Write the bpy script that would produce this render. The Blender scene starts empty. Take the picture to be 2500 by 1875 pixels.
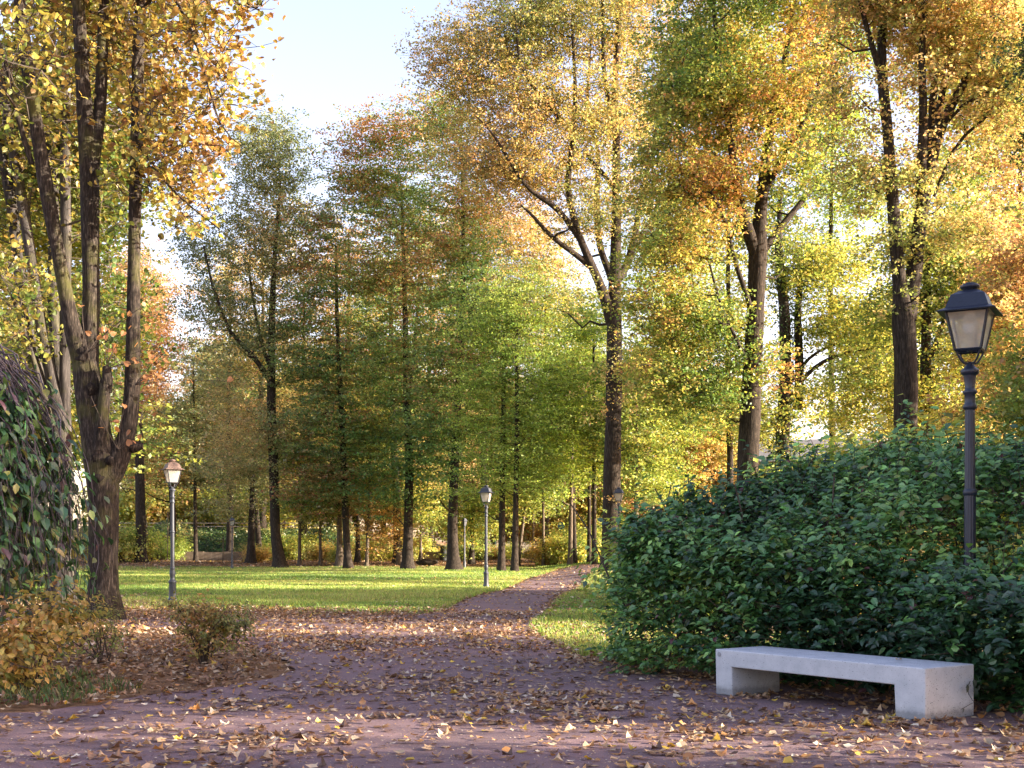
import bpy, math, random
import numpy as np
R = math.radians
sc = bpy.context.scene
# ------------------------------------------------------------------ camera, sky, sun, exposure
EYE, FPX, CX, HY = 1.45, 3000.0, 1250.0, 1345.0     # eye height, focal length in photo pixels, centre column, horizon row
cam = bpy.data.objects.new("camera", bpy.data.cameras.new("camera"))
sc.collection.objects.link(cam)
cam.location = (0, 0, EYE); cam.rotation_euler = (R(90), 0, 0)
cam.data.sensor_width = 36.0; cam.data.lens = FPX/2500.0*36.0
cam.data.shift_y = (HY-937.5)/2500.0
cam.data.clip_start = 0.1; cam.data.clip_end = 3000
sc.camera = cam
SUN_EL, SUN_AZ = R(16), R(-8)                       # azimuth measured from +x towards +y
world = bpy.data.worlds.new("World"); sc.world = world; world.use_nodes = True
wn = world.node_tree; wn.nodes.clear()
sky = wn.nodes.new("ShaderNodeTexSky"); sky.sky_type = 'NISHITA'; sky.sun_disc = False
sky.sun_elevation = SUN_EL; sky.sun_rotation = math.pi/2-SUN_AZ
sky.air_density = 1.0; sky.dust_density = 1.6; sky.ozone_density = 0.2
bg = wn.nodes.new("ShaderNodeBackground"); bg.inputs[1].default_value = 0.115
wo = wn.nodes.new("ShaderNodeOutputWorld")
wb = wn.nodes.new("ShaderNodeMix"); wb.data_type = 'RGBA'; wb.blend_type = 'MULTIPLY'; wb.inputs[0].default_value = 1.0; wb.inputs[7].default_value = (1.10, .90, .96, 1)   # camera white balance
wn.links.new(sky.outputs[0], wb.inputs[6]); wn.links.new(wb.outputs[2], bg.inputs[0]); wn.links.new(bg.outputs[0], wo.inputs[0])
sl = bpy.data.lights.new("sun", 'SUN'); sl.energy = 5.0; sl.angle = R(0.5); sl.color = (1.0, 0.87, 0.70)
so = bpy.data.objects.new("sun", sl); sc.collection.objects.link(so)
so.location = (60, 15, 40)
so.rotation_euler = (R(90)-SUN_EL, 0, R(90)+SUN_AZ)
sc.view_settings.view_transform = 'Standard'; sc.view_settings.look = 'None'
sc.view_settings.exposure = 2.4; sc.view_settings.gamma = 1.0
sc.cycles.max_bounces = 10; sc.cycles.diffuse_bounces = 8; sc.cycles.transmission_bounces = 8
sc.cycles.glossy_bounces = 2; sc.cycles.transparent_max_bounces = 6
sc.cycles.sample_clamp_indirect = 5.0
sc.cycles.use_denoising = True
try:
    sc.cycles.denoiser = 'OPENIMAGEDENOISE'; sc.cycles.denoising_input_passes = 'RGB_ALBEDO_NORMAL'; sc.cycles.denoising_prefilter = 'ACCURATE'
except Exception: pass

rng = np.random.default_rng(7)
C = sc.collection

def W(px, py, Z):                                   # photo pixel + distance -> world point
    return np.array([(px-CX)/FPX*Z, Z, EYE+(HY-py)/FPX*Z])

def smooth(a, b, t):
    t = np.clip((np.asarray(t, float)-a)/(b-a), 0, 1); return t*t*(3-2*t)

def vnoise(p, f, seed=0):                           # cheap smooth noise of points (N,3), about -1..1
    r = np.random.default_rng(1000+seed); s = np.zeros(len(p))
    for _ in range(5):
        k = r.normal(size=3); k /= np.linalg.norm(k)
        s += np.sin(p@k*f*r.uniform(.6, 1.6)+r.uniform(0, 6.3))
    return s/2.6

def terrain(x, y):
    x = np.asarray(x, float); y = np.asarray(y, float)
    z = 0.45*smooth(1.5, 6, x)*smooth(40, 58, y)
    z = z*(1-smooth(90, 110, y)) + 0.5*smooth(92, 114, y)
    bank = smooth(121, 134, y)*(1-smooth(-18, -4, x))      # grassy bank carrying the raised road, left
    z = z+bank*3.2 + 0.7*smooth(125, 220, y)*(1-bank)
    z = z+0.05*np.sin(x*.31+1)*np.sin(y*.23)*smooth(26, 40, y)
    z = z+0.06*smooth(10.4, 12.5, y)*(1-smooth(20, 23, y))*(1-smooth(-4.4, -3.2, x))
    return z

# ------------------------------------------------------------------ materials
def mat(name):
    m = bpy.data.materials.new(name); m.use_nodes = True
    nt = m.node_tree; nt.nodes.clear()
    return m, nt, nt.nodes.new("ShaderNodeOutputMaterial")
def N(nt, t, **kw):
    n = nt.nodes.new(t)
    for k, v in kw.items():
        if k.startswith('_'): setattr(n, k[1:], v)
        else: n.inputs[k.replace('__', ' ')].default_value = v
    return n
def ramp(nt, fac, stops):
    r = nt.nodes.new("ShaderNodeValToRGB"); e = r.color_ramp.elements
    while len(e) < len(stops): e.new(0.5)
    for i, (p, c) in enumerate(stops): e[i].position = p; e[i].color = (*c, 1)
    nt.links.new(fac, r.inputs[0]); return r.outputs[0]
def noise_tex(nt, scale, detail=5, rough=.55, vec=None):
    n = N(nt, "ShaderNodeTexNoise", Scale=scale, Detail=detail, Roughness=rough)
    if vec is not None: nt.links.new(vec, n.inputs["Vector"])
    return n.outputs["Fac"]
def objco(nt, scale=(1, 1, 1)):
    tc = nt.nodes.new("ShaderNodeTexCoord"); mp = nt.nodes.new("ShaderNodeMapping")
    mp.inputs["Scale"].default_value = scale
    nt.links.new(tc.outputs["Object"], mp.inputs[0]); return mp.outputs[0]
def surf(name, col_fn, rough=.8, bump=None, spec=.3, metal=0.0):
    m, nt, out = mat(name)
    p = N(nt, "ShaderNodeBsdfPrincipled"); p.inputs["Roughness"].default_value = rough
    p.inputs["Specular IOR Level"].default_value = spec; p.inputs["Metallic"].default_value = metal
    nt.links.new(col_fn(nt), p.inputs["Base Color"])
    if bump:
        h, st, ds = bump(nt)
        b = N(nt, "ShaderNodeBump", Strength=st, Distance=ds); nt.links.new(h, b.inputs["Height"])
        nt.links.new(b.outputs[0], p.inputs["Normal"])
    nt.links.new(p.outputs[0], out.inputs[0]); return m

def leaf_material(name, transl=.45, gloss=.05, rough=.45, tint=(1.18, 1.10, .78)):
    m, nt, out = mat(name)
    a = N(nt, "ShaderNodeAttribute", _attribute_name="Col")
    d = N(nt, "ShaderNodeBsdfDiffuse"); t = N(nt, "ShaderNodeBsdfTranslucent")
    nt.links.new(a.outputs["Color"], d.inputs[0])
    mu = N(nt, "ShaderNodeMix", _data_type='RGBA', _blend_type='MULTIPLY'); mu.inputs[0].default_value = 1
    nt.links.new(a.outputs["Color"], mu.inputs[6]); mu.inputs[7].default_value = (*tint, 1)
    nt.links.new(mu.outputs[2], t.inputs[0])
    x = N(nt, "ShaderNodeMixShader"); x.inputs[0].default_value = transl
    nt.links.new(d.outputs[0], x.inputs[1]); nt.links.new(t.outputs[0], x.inputs[2])
    g = N(nt, "ShaderNodeBsdfGlossy", Roughness=rough); g.inputs[0].default_value = (1, 1, 1, 1)
    y = N(nt, "ShaderNodeMixShader"); y.inputs[0].default_value = gloss
    nt.links.new(x.outputs[0], y.inputs[1]); nt.links.new(g.outputs[0], y.inputs[2])
    nt.links.new(y.outputs[0], out.inputs[0]); return m

M = {}
M['leaf'] = leaf_material("tree_leaves", .55, .03)
M['hedge_leaf'] = leaf_material("glossy_hedge_leaves", .25, .055, .42)
M['litter_leaf'] = leaf_material("dry_fallen_leaves", .15, .04, .5, (1.1, .9, .7))
M['grass_blade'] = leaf_material("grass_blades", .45, .03, .5, (1.1, 1.15, .6))

def bark(name, c0, c1, c2, sc_=1.0, moss=0.0):
    def col(nt):
        v = objco(nt, (9*sc_, 9*sc_, 1.6*sc_))
        a = ramp(nt, noise_tex(nt, 2.2, 7, .65, v), [(.3, c0), (.52, c1), (.72, c2)])
        if moss:
            n2 = ramp(nt, noise_tex(nt, 1.1, 4, .6, objco(nt)), [(.52, (0, 0, 0)), (.66, (1, 1, 1))])
            mx = N(nt, "ShaderNodeMix", _data_type='RGBA'); mm = N(nt, "ShaderNodeMath", _operation='MULTIPLY'); mm.inputs[1].default_value = moss
            nt.links.new(n2, mm.inputs[0]); nt.links.new(mm.outputs[0], mx.inputs[0])
            nt.links.new(a, mx.inputs[6]); mx.inputs[7].default_value = (.10, .10, .025, 1)
            return mx.outputs[2]
        return a
    return surf(name, col, .9, lambda nt: (noise_tex(nt, 3.0, 8, .7, objco(nt, (9*sc_, 9*sc_, 1.2*sc_))), 1.0, .04), .15)
M['bark'] = bark("oak_bark", (.010, .008, .0065), (.034, .026, .020), (.095, .075, .057))
M['bark_light'] = bark("pale_bark", (.04, .03, .022), (.11, .085, .062), (.22, .18, .135))
M['bark_near'] = bark("furrowed_linden_bark", (.007, .006, .005), (.034, .027, .022), (.13, .105, .082), 1.5, .5)
M['bark_smooth'] = bark("smooth_linden_bark", (.022, .02, .018), (.052, .046, .042), (.115, .10, .09), .55, .35)
M['bark_dark'] = bark("dark_wound_bark", (.006, .005, .005), (.022, .017, .014), (.06, .047, .04), 1.2)
M['twig'] = surf("twig_bark", lambda nt: ramp(nt, noise_tex(nt, 14), [(.3, (.03, .022, .018)), (.7, (.09, .07, .055))]), .8)
M['weep_twig'] = surf("purple_grey_twigs", lambda nt: ramp(nt, noise_tex(nt, 14), [(.3, (.035, .03, .035)), (.7, (.16, .13, .14))]), .55)

def asphalt_col(nt):
    v = objco(nt)
    fine = ramp(nt, noise_tex(nt, 140, 3, .7, v), [(.32, (.115, .072, .074)), (.55, (.20, .132, .135)), (.78, (.33, .24, .235))])
    big = ramp(nt, noise_tex(nt, .9, 5, .6, v), [(.25, (.66, .66, .70)), (.45, (.92, .90, .90)), (.6, (1.05, 1.0, 1.0)), (.75, (1.3, 1.2, 1.15))])
    mx = N(nt, "ShaderNodeMix", _data_type='RGBA', _blend_type='MULTIPLY'); mx.inputs[0].default_value = 1
    nt.links.new(fine, mx.inputs[6]); nt.links.new(big, mx.inputs[7]); return mx.outputs[2]
M['asphalt'] = surf("red_brown_asphalt", asphalt_col, .85, lambda nt: (noise_tex(nt, 110, 4, .7, objco(nt)), .6, .006), .3)
M['soil'] = surf("leafy_soil", lambda nt: ramp(nt, noise_tex(nt, 9, 9, .75, objco(nt)), [(.28, (.045, .026, .014)), (.45, (.15, .085, .045)), (.58, (.26, .15, .08)), (.75, (.36, .24, .12))]), .95,
                 lambda nt: (noise_tex(nt, 12, 6, .7, objco(nt)), .8, .04), .1)
M['turf'] = surf("turf", lambda nt: ramp(nt, noise_tex(nt, 1.2, 9, .7, objco(nt)), [(.3, (.055, .10, .02)), (.5, (.10, .16, .03)), (.68, (.17, .20, .045)), (.85, (.20, .14, .06))]), .95,
                 lambda nt: (noise_tex(nt, 16, 5, .7, objco(nt)), .7, .04), .1)
M['bank'] = surf("ivy_bank", lambda nt: ramp(nt, noise_tex(nt, 1.5, 9, .75, objco(nt)), [(.3, (.01, .03, .01)), (.5, (.035, .09, .025)), (.7, (.09, .16, .04))]), .9)
M['road'] = surf("pale_road", lambda nt: ramp(nt, noise_tex(nt, 3, 5, .6, objco(nt)), [(.3, (.24, .22, .2)), (.7, (.38, .35, .32))]), .9)
def conc_col(nt):
    v = objco(nt)
    a = ramp(nt, noise_tex(nt, 6, 9, .6, v), [(.3, (.40, .425, .46)), (.7, (.54, .56, .59))])
    pit = ramp(nt, noise_tex(nt, 62, 2, .5, objco(nt, (1, 1, 1.8))), [(.30, (.16, .16, .17)), (.36, (1, 1, 1))])
    dirt = nt.nodes.new("ShaderNodeSeparateXYZ"); nt.links.new(v, dirt.inputs[0])
    ad = N(nt, "ShaderNodeMath", _operation='MULTIPLY_ADD'); nt.links.new(noise_tex(nt, 16, 6, .7, v), ad.inputs[0])
    ad.inputs[1].default_value = -.11; nt.links.new(dirt.outputs[2], ad.inputs[2])
    dr = ramp(nt, ad.outputs[0], [(0, (.45, .44, .43)), (.03, (.8, .8, .8)), (.07, (1, 1, 1))])
    o = a
    for x in (pit, dr):
        mx = N(nt, "ShaderNodeMix", _data_type='RGBA', _blend_type='MULTIPLY'); mx.inputs[0].default_value = .85
        nt.links.new(o, mx.inputs[6]); nt.links.new(x, mx.inputs[7]); o = mx.outputs[2]
    return o
M['concrete'] = surf("pitted_concrete", conc_col, .75, lambda nt: (ramp(nt, noise_tex(nt, 62, 2, .5, objco(nt, (1, 1, 1.8))), [(.28, (0, 0, 0)), (.34, (1, 1, 1))]), .3, .002), .3)
M['concrete_plug'] = surf("grey_plug", lambda nt: ramp(nt, noise_tex(nt, 40), [(.3, (.24, .25, .27)), (.7, (.32, .33, .35))]), .8)
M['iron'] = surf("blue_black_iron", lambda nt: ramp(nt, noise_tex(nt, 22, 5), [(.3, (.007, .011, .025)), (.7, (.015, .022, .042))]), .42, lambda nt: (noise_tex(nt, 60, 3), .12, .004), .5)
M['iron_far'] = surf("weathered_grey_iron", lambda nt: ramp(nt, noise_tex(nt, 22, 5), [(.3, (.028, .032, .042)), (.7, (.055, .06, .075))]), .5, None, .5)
M['iron_sunlit'] = surf("sunlit_brown_hood", lambda nt: ramp(nt, noise_tex(nt, 12, 5), [(.3, (.10, .062, .048)), (.7, (.22, .15, .12))]), .6, None, .4)  # warm sunlight on this hood is painted into its brown colour
M['wall'] = surf("old_stone_wall", lambda nt: ramp(nt, noise_tex(nt, 3, 6, .7, objco(nt)), [(.3, (.10, .075, .055)), (.7, (.26, .20, .15))]), .9)
M['plaster'] = surf("white_plaster", lambda nt: ramp(nt, noise_tex(nt, 2, 4, .6, objco(nt)), [(.3, (.55, .52, .48)), (.7, (.7, .68, .64))]), .9)
M['plaster_tan'] = surf("tan_plaster", lambda nt: ramp(nt, noise_tex(nt, 2, 4, .6, objco(nt)), [(.3, (.36, .32, .25)), (.7, (.46, .42, .34))]), .9)
M['roof'] = surf("grey_roof", lambda nt: ramp(nt, noise_tex(nt, 5, 4, .6, objco(nt)), [(.3, (.12, .12, .13)), (.7, (.22, .21, .21))]), .8)
M['dark'] = surf("dark_plastic", lambda nt: ramp(nt, noise_tex(nt, 9), [(.3, (.012, .013, .014)), (.7, (.03, .03, .033))]), .5)
M['sign_blue'] = surf("blue_enamel", lambda nt: ramp(nt, noise_tex(nt, 5), [(.3, (.03, .08, .12)), (.7, (.04, .11, .16))]), .5)
M['fence_green'] = surf("green_fence_wire", lambda nt: ramp(nt, noise_tex(nt, 9), [(.3, (.03, .08, .06)), (.7, (.05, .12, .09))]), .6)
M['window'] = surf("window_glass", lambda nt: ramp(nt, noise_tex(nt, 2), [(.3, (.04, .05, .06)), (.7, (.07, .08, .09))]), .15, None, .6)
M['opal'] = surf("opal_bulb_cover", lambda nt: ramp(nt, noise_tex(nt, 9), [(.3, (.68, .68, .68)), (.7, (.76, .76, .76))]), .35)
def glass_mat(name, tr, c):
    m, nt, out = mat(name)
    t = N(nt, "ShaderNodeBsdfTransparent"); t.inputs[0].default_value = (.93, .95, .92, 1)
    d = N(nt, "ShaderNodeBsdfDiffuse"); l = N(nt, "ShaderNodeBsdfTranslucent")
    cc = ramp(nt, noise_tex(nt, 7, 6, .7, objco(nt)), [(.3, tuple(k*.75 for k in c)), (.7, c)])
    nt.links.new(cc, d.inputs[0]); nt.links.new(cc, l.inputs[0])
    a = N(nt, "ShaderNodeMixShader"); a.inputs[0].default_value = .5
    nt.links.new(d.outputs[0], a.inputs[1]); nt.links.new(l.outputs[0], a.inputs[2])
    b = N(nt, "ShaderNodeMixShader"); b.inputs[0].default_value = 1-tr
    nt.links.new(t.outputs[0], b.inputs[1]); nt.links.new(a.outputs[0], b.inputs[2])
    g = N(nt, "ShaderNodeBsdfGlossy", Roughness=.08); e = N(nt, "ShaderNodeMixShader"); e.inputs[0].default_value = .07
    nt.links.new(b.outputs[0], e.inputs[1]); nt.links.new(g.outputs[0], e.inputs[2])
    nt.links.new(e.outputs[0], out.inputs[0]); return m
M['glass'] = glass_mat("dusty_lamp_glass", .5, (.74, .73, .66))
M['glass_far'] = glass_mat("milky_lamp_glass", .2, (.72, .66, .58))

# ------------------------------------------------------------------ mesh helpers
class Geo:
    def __init__(s): s.v = []; s.f = []; s.n = 0; s.c = []
    def add(s, v, f, c=None):
        v = np.asarray(v, float); f = np.asarray(f, int)
        s.v.append(v); s.f.append(f+s.n); s.n += len(v)
        if c is not None: s.c.append(np.asarray(c, float))
        return s
    def box(s, x0, x1, y0, y1, z0, z1):
        v = [(x, y, z) for z in (z0, z1) for y in (y0, y1) for x in (x0, x1)]
        s.add(v, [(0, 2, 3, 1), (4, 5, 7, 6), (0, 1, 5, 4), (1, 3, 7, 5), (3, 2, 6, 7), (2, 0, 4, 6)]); return s
    def tube(s, P, r, sides=6, cap=True, lump=0.0, seed=0):
        P = np.asarray(P, float); K = len(P); r = np.broadcast_to(np.asarray(r, float), (K,))
        T = np.gradient(P, axis=0); T /= np.linalg.norm(T, axis=1)[:, None]+1e-9
        ref = np.array([1., 0, 0]) if abs(T[:, 0]).mean() < .7 else np.array([0, 0, 1.])
        U = np.cross(T, ref); U /= np.linalg.norm(U, axis=1)[:, None]+1e-9; V = np.cross(T, U)
        a = np.arange(sides)*2*np.pi/sides
        rad = np.ones((K, sides))
        if lump:
            zz = np.cumsum(np.r_[0, np.linalg.norm(np.diff(P, axis=0), axis=1)])[:, None]
            q = np.random.default_rng(seed)
            for _ in range(4):
                rad = rad+lump*.35*np.sin(q.integers(2, 7)*a[None]+zz*q.uniform(.5, 3)+q.uniform(0, 6))
            rad = rad+lump*.4*np.sin(q.integers(9, 14)*a[None]+1.3*np.sin(zz*2.1))
        ring = P[:, None]+(U[:, None]*np.cos(a)[None, :, None]+V[:, None]*np.sin(a)[None, :, None])*(r[:, None]*rad)[..., None]
        v = ring.reshape(-1, 3)
        i = np.arange(K-1)[:, None]*sides; j = np.arange(sides)[None]; k = (j+1) % sides
        f = np.stack([i+j, i+k, i+sides+k, i+sides+j], -1).reshape(-1, 4)
        s.add(v, f)
        if cap:
            c0 = s.n-len(v)
            for base, tip in ((0, P[-1]),):
                st = (K-1)*sides
                vv = np.vstack([v[st:st+sides], tip+T[-1]*r[-1]*.3])
                ff = [(q_, (q_+1) % sides, sides, sides) for q_ in range(sides)]
                s.tri_fix(vv, ff)
        return s
    def tri_fix(s, v, f):                            # triangles stored as degenerate quads, split on build
        s.add(v, f)
    def lathe(s, prof, sides=20, flute=None, rot=0.0):   # prof: (radius, z); flute: (z0, z1, count, depth)
        a = np.arange(sides)*2*np.pi/sides+rot; prof = np.asarray(prof, float); K = len(prof)
        rr = np.repeat(prof[:, :1], sides, 1)
        if flute:
            z0, z1, n, d = flute
            m = ((prof[:, 1] > z0) & (prof[:, 1] < z1))[:, None]
            rr = rr*(1-m*d*(.5+.5*np.cos(a*n))[None])
        v = np.stack([rr*np.cos(a), rr*np.sin(a), np.repeat(prof[:, 1:2], sides, 1)], -1).reshape(-1, 3)
        i = np.arange(K-1)[:, None]*sides; j = np.arange(sides)[None]; k = (j+1) % sides
        s.add(v, np.stack([i+j, i+k, i+sides+k, i+sides+j], -1).reshape(-1, 4)); return s
    def build(s, name, m, parent=None, smooth_=False):
        v = np.vstack(s.v); fs = np.vstack(s.f)
        me = bpy.data.meshes.new(name)
        deg = fs[:, 2] == fs[:, 3] if fs.shape[1] == 4 else np.zeros(len(fs), bool)
        if fs.shape[1] == 4:
            q = fs[~deg]; t = fs[deg][:, :3]
            loops = np.concatenate([q.ravel(), t.ravel()]); tot = np.r_[np.full(len(q), 4), np.full(len(t), 3)]
        else:
            loops = fs.ravel(); tot = np.full(len(fs), 3)
        start = np.r_[0, np.cumsum(tot)[:-1]]
        me.vertices.add(len(v)); me.vertices.foreach_set("co", v.astype(np.float32).ravel())
        me.loops.add(len(loops)); me.loops.foreach_set("vertex_index", loops.astype(np.int32))
        me.polygons.add(len(tot)); me.polygons.foreach_set("loop_start", start.astype(np.int32))
        me.polygons.foreach_set("use_smooth", np.full(len(tot), smooth_, bool))
        if s.c:
            c = np.vstack(s.c); c4 = np.c_[c, np.ones(len(c))].astype(np.float32)
            at = me.color_attributes.new("Col", 'FLOAT_COLOR', 'POINT'); at.data.foreach_set("color", c4.ravel())
        me.update(calc_edges=True); me.validate()
        me.materials.append(m)
        o = bpy.data.objects.new(name, me); C.objects.link(o)
        if parent is not None: o.parent = parent
        return o

def thing(name, label, cat, loc=(0, 0, 0), rz=0.0, group=None):
    o = bpy.data.objects.new(name, None); C.objects.link(o); o.empty_display_size = .2
    o.location = tuple(float(k) for k in loc); o.rotation_euler = (0, 0, rz)
    o['label'] = label; o['category'] = cat
    if group: o['group'] = group
    return o
def tag(o, label=None, cat=None, group=None, kind=None):
    if label: o['label'] = label
    if cat: o['category'] = cat
    if group: o['group'] = group
    if kind: o['kind'] = kind
    return o
def copy_tree(o, parent=None):
    c = o.copy(); C.objects.link(c)
    if parent is not None: c.parent = parent
    for ch in o.children: copy_tree(ch, c)
    return c

# leaf templates: (verts, faces as quads, degenerate = triangle)
T_RHOMB = (np.array([[0, -.5, 0], [.36, 0, .06], [0, .5, 0], [-.36, 0, .06]]), np.array([[0, 1, 2, 3]]))
T_OVAL = (np.array([[0, -.5, 0], [.31, -.16, .09], [.24, .22, .07], [0, .58, -.08], [-.26, .22, .07], [-.3, -.18, .08], [0, .05, 0]]),
          np.array([[0, 1, 6, 5], [1, 2, 6, 6], [5, 6, 4, 4], [2, 3, 6, 6], [3, 4, 6, 6]]))
T_HEART = (np.array([[0, -.36, 0], [.25, -.5, .05], [.45, -.2, .09], [.36, .18, .05], [0, .55, -.1], [-.36, .18, .05], [-.45, -.2, .09], [-.25, -.5, .05], [0, .05, 0]]),
           np.array([[0, 1, 2, 8], [2, 3, 8, 8], [3, 4, 8, 8], [4, 5, 8, 8], [5, 6, 8, 8], [0, 8, 6, 7]]))
def lobed(nl, depth, curl, seed):
    q = np.random.default_rng(seed); n = nl*2
    a = np.linspace(0, 2*np.pi, n, endpoint=False)+q.normal(0, .09, n)
    r = np.where(np.arange(n) % 2 == 0, .5, .5*(1-depth))*q.uniform(.8, 1.15, n)
    x, y = r*np.cos(a), r*np.sin(a)
    ax = q.uniform(0, np.pi); u = x*np.cos(ax)+y*np.sin(ax)
    z = curl*(u*u)*3.2+q.normal(0, .05*curl+.01, n)
    v = np.vstack([np.c_[x, y, z], [0, 0, .0]])
    f = np.array([[n, i, i+1, (i+2) % n] for i in range(0, n, 2)])
    return v, f
T_LITTER = [lobed(4, .18, .08, 1), lobed(5, .30, .25, 2), lobed(3, .10, .4, 3), lobed(4, .2, .55, 4), lobed(5, .3, .12, 5), lobed(3, .12, .25, 6)]

def rotmats(n, up, tilt, rg, spin=None):
    """random frames whose normal scatters round `up` (n,3) by `tilt`"""
    nz = up+rg.normal(size=(n, 3))*tilt; nz /= np.linalg.norm(nz, axis=1)[:, None]+1e-9
    h = rg.normal(size=(n, 3)) if spin is None else spin+rg.normal(size=(n, 3))*.35
    yy = h-(h*nz).sum(1)[:, None]*nz; yy /= np.linalg.norm(yy, axis=1)[:, None]+1e-9
    xx = np.cross(yy, nz)
    return np.stack([xx, yy, nz], 1)                  # rows = local axes
def scatter(geo, tpl, pos, rm, size, col):
    v, f = tpl; n = len(pos)
    if n == 0: return
    P = np.einsum('kj,njm->nkm', v, rm)*np.asarray(size).reshape(-1, 1, 1)+pos[:, None]
    F = (f[None]+(np.arange(n)*len(v))[:, None, None]).reshape(-1, f.shape[1])
    geo.add(P.reshape(-1, 3), F, np.repeat(col, len(v), 0))

def pick_cols(pal, key, rg, jit=.16, leafjit=.25, n_per=None):
    """key in 0..1 per leaf -> palette colour, with jitter"""
    pal = np.asarray(pal, float); k = np.clip((key*len(pal)).astype(int), 0, len(pal)-1)
    c = 1.4*pal[k]*(1+rg.normal(0, leafjit, (len(k), 1)))*(1+rg.normal(0, .08, (len(k), 3)))
    lum = c@np.array([.3, .6, .1]); c = c*.9+lum[:, None]*.10
    return np.clip(c, .004, .8)

# ------------------------------------------------------------------ tree builder
def densify(P, step):
    P = np.asarray(P, float); out = [P[0]]
    for a, b in zip(P[:-1], P[1:]):
        n = max(1, int(np.linalg.norm(b[:3]-a[:3])/step))
        for i in range(1, n+1): out.append(a+(b-a)*i/n)
    return np.array(out)
def smooth_line(P, it=2):
    P = np.array(P, float)
    for _ in range(it):
        Q = P.copy(); Q[1:-1] = .25*P[:-2]+.5*P[1:-1]+.25*P[2:]; P = Q
    return P

def build_tree(name, label, cat, base, limbs, blobs, pal, nclump=220, per=350, leaf=.17, clump_r=(.75, .75, .45), seed=1, group=None,
               tpl=T_RHOMB, bark_m='bark', limb_bark=None, gap=.0, twigs=3, flare=1.5, key_bias=None, droop=.35, trunk_sides=12, hue_f=.45,
               lump=.05, sprout=0, sub=.6, leaf_m='leaf', maxbr=.11, dens=(1.55, .72)):
    """base: world point; limbs: list of polylines rows (x,y,z,r); blobs: (cx,cy,cz, rx,ry,rz, weight); everything relative to base"""
    rg = np.random.default_rng(seed); nclump = int(nclump*dens[0]); per = per*dens[1]
    root = thing(name, label, cat, base, 0, group)
    tg = Geo(); nodes = []; nrad = []
    for li, L in enumerate(limbs):
        D = densify(L, .5)
        w = np.cumsum(rg.normal(0, .012, (len(D), 2)), 0)*(np.linspace(0, 1, len(D))[:, None]) if li else 0
        if li: D[:, :2] += w
        D[:, :3] = smooth_line(D[:, :3], 2)
        if li == 0 and flare > 1:                     # root flare
            D[:, 3] *= 1+(flare-1)*np.exp(-np.clip(D[:, 2], 0, None)/.45)
            D = np.vstack([np.r_[D[0, :2], D[0, 2]-.3, D[0, 3]*1.15], D])
        tg.tube(D[:, :3], D[:, 3], trunk_sides if li == 0 else max(6, trunk_sides-3), lump=lump, seed=seed*7+li)
        nodes.append(D[:, :3]); nrad.append(D[:, 3])
    # clump centres
    bl = np.array(blobs, float); vol = bl[:, 3]*bl[:, 4]*bl[:, 5]; wgt = vol*bl[:, 6]; wgt /= wgt.sum()
    cen = []; tries = 0
    while len(cen) < nclump and tries < 40:
        m = nclump; tries += 1
        k = rg.choice(len(bl), m, p=wgt)
        d = rg.normal(size=(m, 3)); d /= np.linalg.norm(d, axis=1)[:, None]
        d *= (rg.random(m)**(1/2.2)*rg.normal(1.02, .13, m))[:, None]
        p = bl[k, :3]+d*bl[k, 3:6]
        ok = vnoise(p, .9, seed) > gap-1.0+rg.normal(0, .25, m)
        cen.extend(p[ok & (p[:, 2] > .8)])
    cen = np.array(cen[:nclump])
    # branches: hook every clump to the nearest lower point of the skeleton
    Nn = np.vstack(nodes); Nr = np.concatenate(nrad); keep = Nn[:, 2] > max(1.2, cen[:, 2].min()*.45)
    Nn = Nn[keep]; Nr = Nr[keep]
    d0 = np.array([np.min(np.linalg.norm(Nn-c, axis=1)) for c in cen])
    bgm = Geo(); paths = []
    for ci in np.argsort(d0):
        c = cen[ci]; dv = Nn-c; hd = np.hypot(dv[:, 0], dv[:, 1])
        cost = np.linalg.norm(dv, axis=1)+1.4*np.clip(dv[:, 2]+.35*hd, 0, None)
        j = int(np.argmin(cost)); a = Nn[j]; L = np.linalg.norm(c-a)
        n = max(2, int(L/.7)+1); t = np.linspace(0, 1, n+1)[:, None]
        bow = np.array([0, 0, -1.])*np.sin(t*np.pi)*L*.10
        P = a+(c-a)*t+bow+np.vstack([np.zeros(3), rg.normal(0, .05*min(L, 3), (n, 3))])*np.sin(t*np.pi)
        r0 = min(Nr[j]*.66, .022+.019*L, maxbr); rr = np.linspace(r0, max(.008, r0*.35), n+1)
        bgm.tube(P, rr, 5 if r0 > .03 else 4, cap=False)
        Nn = np.vstack([Nn, P[1:]]); Nr = np.concatenate([Nr, rr[1:]])
    # leaves round sub-clumps
    nsub = 7
    so_ = rg.normal(size=(len(cen), nsub, 3))*np.array(clump_r)*.95
    subc = (cen[:, None]+so_)
    if twigs:
        for ci in range(len(cen)):
            for q in range(min(twigs, nsub)):
                a = cen[ci]; b = subc[ci, q]; b = b+(b-a)*.1
                mid = (a+b)/2+rg.normal(0, .10, 3)*np.linalg.norm(b-a)
                bgm.tube(np.array([a, mid, b]), [.011, .008, .004], 3, cap=False)
    subc = subc.reshape(-1, 3)
    n = int(len(cen)*per*.62); si = rg.integers(0, len(subc), n)
    p = subc[si]+rg.normal(size=(n, 3))*np.array(clump_r)*.25
    p[:, 2] = np.maximum(p[:, 2], .25)
    up = np.tile(np.array([0, 0, 1.]), (n, 1))+rg.normal(size=(n, 3))*.2
    spin = np.c_[rg.normal(0, 1, (n, 2)), np.full(n, -droop*1.5)]
    rm = rotmats(n, up, .65, rg, spin)
    ck = rg.normal(0, .17, len(cen))[si//nsub]
    key = .5+.22*vnoise(subc, hue_f, seed+50)[si]+ck+rg.normal(0, .10, n)
    if key_bias is not None: key = key+key_bias(p)
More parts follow.
